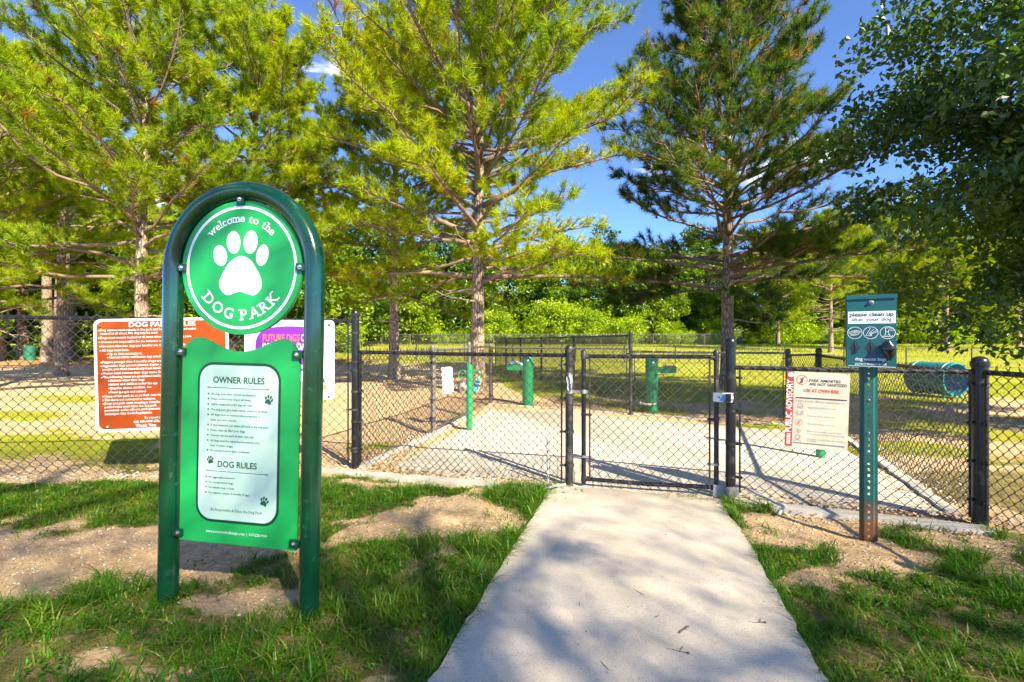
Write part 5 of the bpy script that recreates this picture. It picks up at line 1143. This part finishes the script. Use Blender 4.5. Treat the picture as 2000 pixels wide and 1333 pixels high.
at = t.nodes.new('ShaderNodeAttribute'); at.attribute_name = 'tint'; cr = t.nodes.new('ShaderNodeValToRGB'); e = cr.color_ramp.elements; e[0].color = (.30, .22, .14, 1); e[1].color = (.58, .53, .46, 1); e.new(.6).color = (.44, .34, .23, 1)
t.links.new(at.outputs['Fac'], cr.inputs[0]); t.links.new(cr.outputs[0], b.inputs['Base Color'])
def g1(n):
    x, y = scatter(n, -6.2, 5, 1.6, 5.6, lambda x, y: (grass_mask(x, y) < .45) & off_slab(x, y, .0) & (np.abs(x) < 1.15 * y + .5)); return x, y
stones(19000, g1, .004, .013, 'gravel', 'small tan pebbles scattered over the bare earth', pm)
def g2(n):
    k = n // 3; o_ = []
    for (a_, b_, s_) in ((PA - [.5, 0], PB - [.1, 0], .10), (PC + [.1, 0], PD, .12), (PA, L1, .16), (PW, PA, .2), (PD, R2, .16)):
        t_ = g.random((k, 1)); o_.append(np.array(a_) + (np.array(b_) - np.array(a_)) * t_ + g.normal(0, s_, (k, 2)))
    q = np.concatenate(o_); m = off_slab(q[:, 0], q[:, 1], 0); return q[m, 0], q[m, 1]
stones(3000, g2, .008, .024, 'gravel', 'larger pale stones gathered along the fence lines', pm)
# brown needle and leaf litter
def litter(pts, n_lab):
    x, y = pts; n = len(x); P = np.stack([x, y, np.maximum(ground_z(x, y), np.where(in_poly(x, y, PATH), .012, -.002) * (in_poly(x, y, PATH) | in_poly(x, y, PAD))) + .004], 1)
    V, F_, tt = leaf_cards(P, .035, g, 3.0, g.uniform(1.0, 2, n)); o = link('leaf_litter', raw_mesh('leaf_litter', V, F_, {'tint': tt}), lm); tag(o, n_lab, 'litter', kind='stuff')
lm = leaf_mat('dry_leaf', [(0, (.2, .1, .04)), (.6, (.32, .17, .06)), (1, (.22, .11, .05))], .2, .02)
q = np.concatenate([np.array(a_) + (np.array(b_) - np.array(a_)) * g.random((k, 1)) + g.normal(0, s_, (k, 2)) for a_, b_, k, s_ in ((PA, PB, 500, .12), (PC, PD, 650, .14), (L3, R1, 1100, .16), (PD, R2, 500, .2), (PA, L1, 350, .18), (L1, L3, 250, .2))])
litter((q[:, 0], q[:, 1]), 'brown dry leaves and needles along the fence lines')
rr = random.Random(8)
for i, (px, py, ln, a_, lb) in enumerate(((1336, 1231, .085, 35, 'short thick brown stick lying on the concrete path'), (1322, 1272, .10, -25, 'thin forked twig with a bud lying on the path'), (1247, 1157, .09, -60, 'long hair thin curved twig lying on the path'), (1478, 1216, .08, -15, 'small leafy twig near the worn path edge'), (1180, 1300, .07, -70, 'fine curled twig at the near end of the path'), (1282, 1205, .03, 10, 'tiny dark twig scrap in the middle of the path'), (1132, 1181, .03, 80, 'tiny dark scrap by the left half of the path'), (1300, 1045, .02, 20, 'dark fleck of bark on the path near the gate'))):
    p = gp(px, py, .012); c, s_ = math.cos(R(a_)), math.sin(R(a_)); r_ = .0045 if i == 0 else .0018
    P = [(p[0] + c * ln * t_, p[1] + s_ * ln * t_ + rr.uniform(-.004, .004), .012 + r_ + .003 * math.sin(3 * t_)) for t_ in (-.5, -.2, .1, .35, .5)]; m = MB().tube(P, [r_, r_, r_ * .9, r_ * .8, r_ * .6], 6)
    if i in (1, 3): m.tube([P[2], (P[2][0] + .02, P[2][1] + .02, .017), (P[2][0] + .03, P[2][1] + .035, .016)], r_ * .7, 5); m.lathe([(.002, 0), (.007, .003), (.006, .008), (.001, .011)], (P[4][0], P[4][1], .012), 6)
    o = obj('twig', m, M['twig']); tag(o, lb, 'twig')
nl = 130; x = g.uniform(-.4, 1.9, nl); y = g.uniform(1.9, 4.5, nl); m = in_poly(x, y, PATH); litter_pts = np.stack([x[m], y[m], np.full(m.sum(), .0155)], 1)
V, F_, tt = leaf_cards(litter_pts, .010, g, 6.0, g.uniform(1.2, 2, m.sum())); o = link('leaf_litter', raw_mesh('leaf_litter', V, F_, {'tint': tt}), lm); tag(o, 'tiny dry flecks scattered over the concrete path', 'litter', kind='stuff')
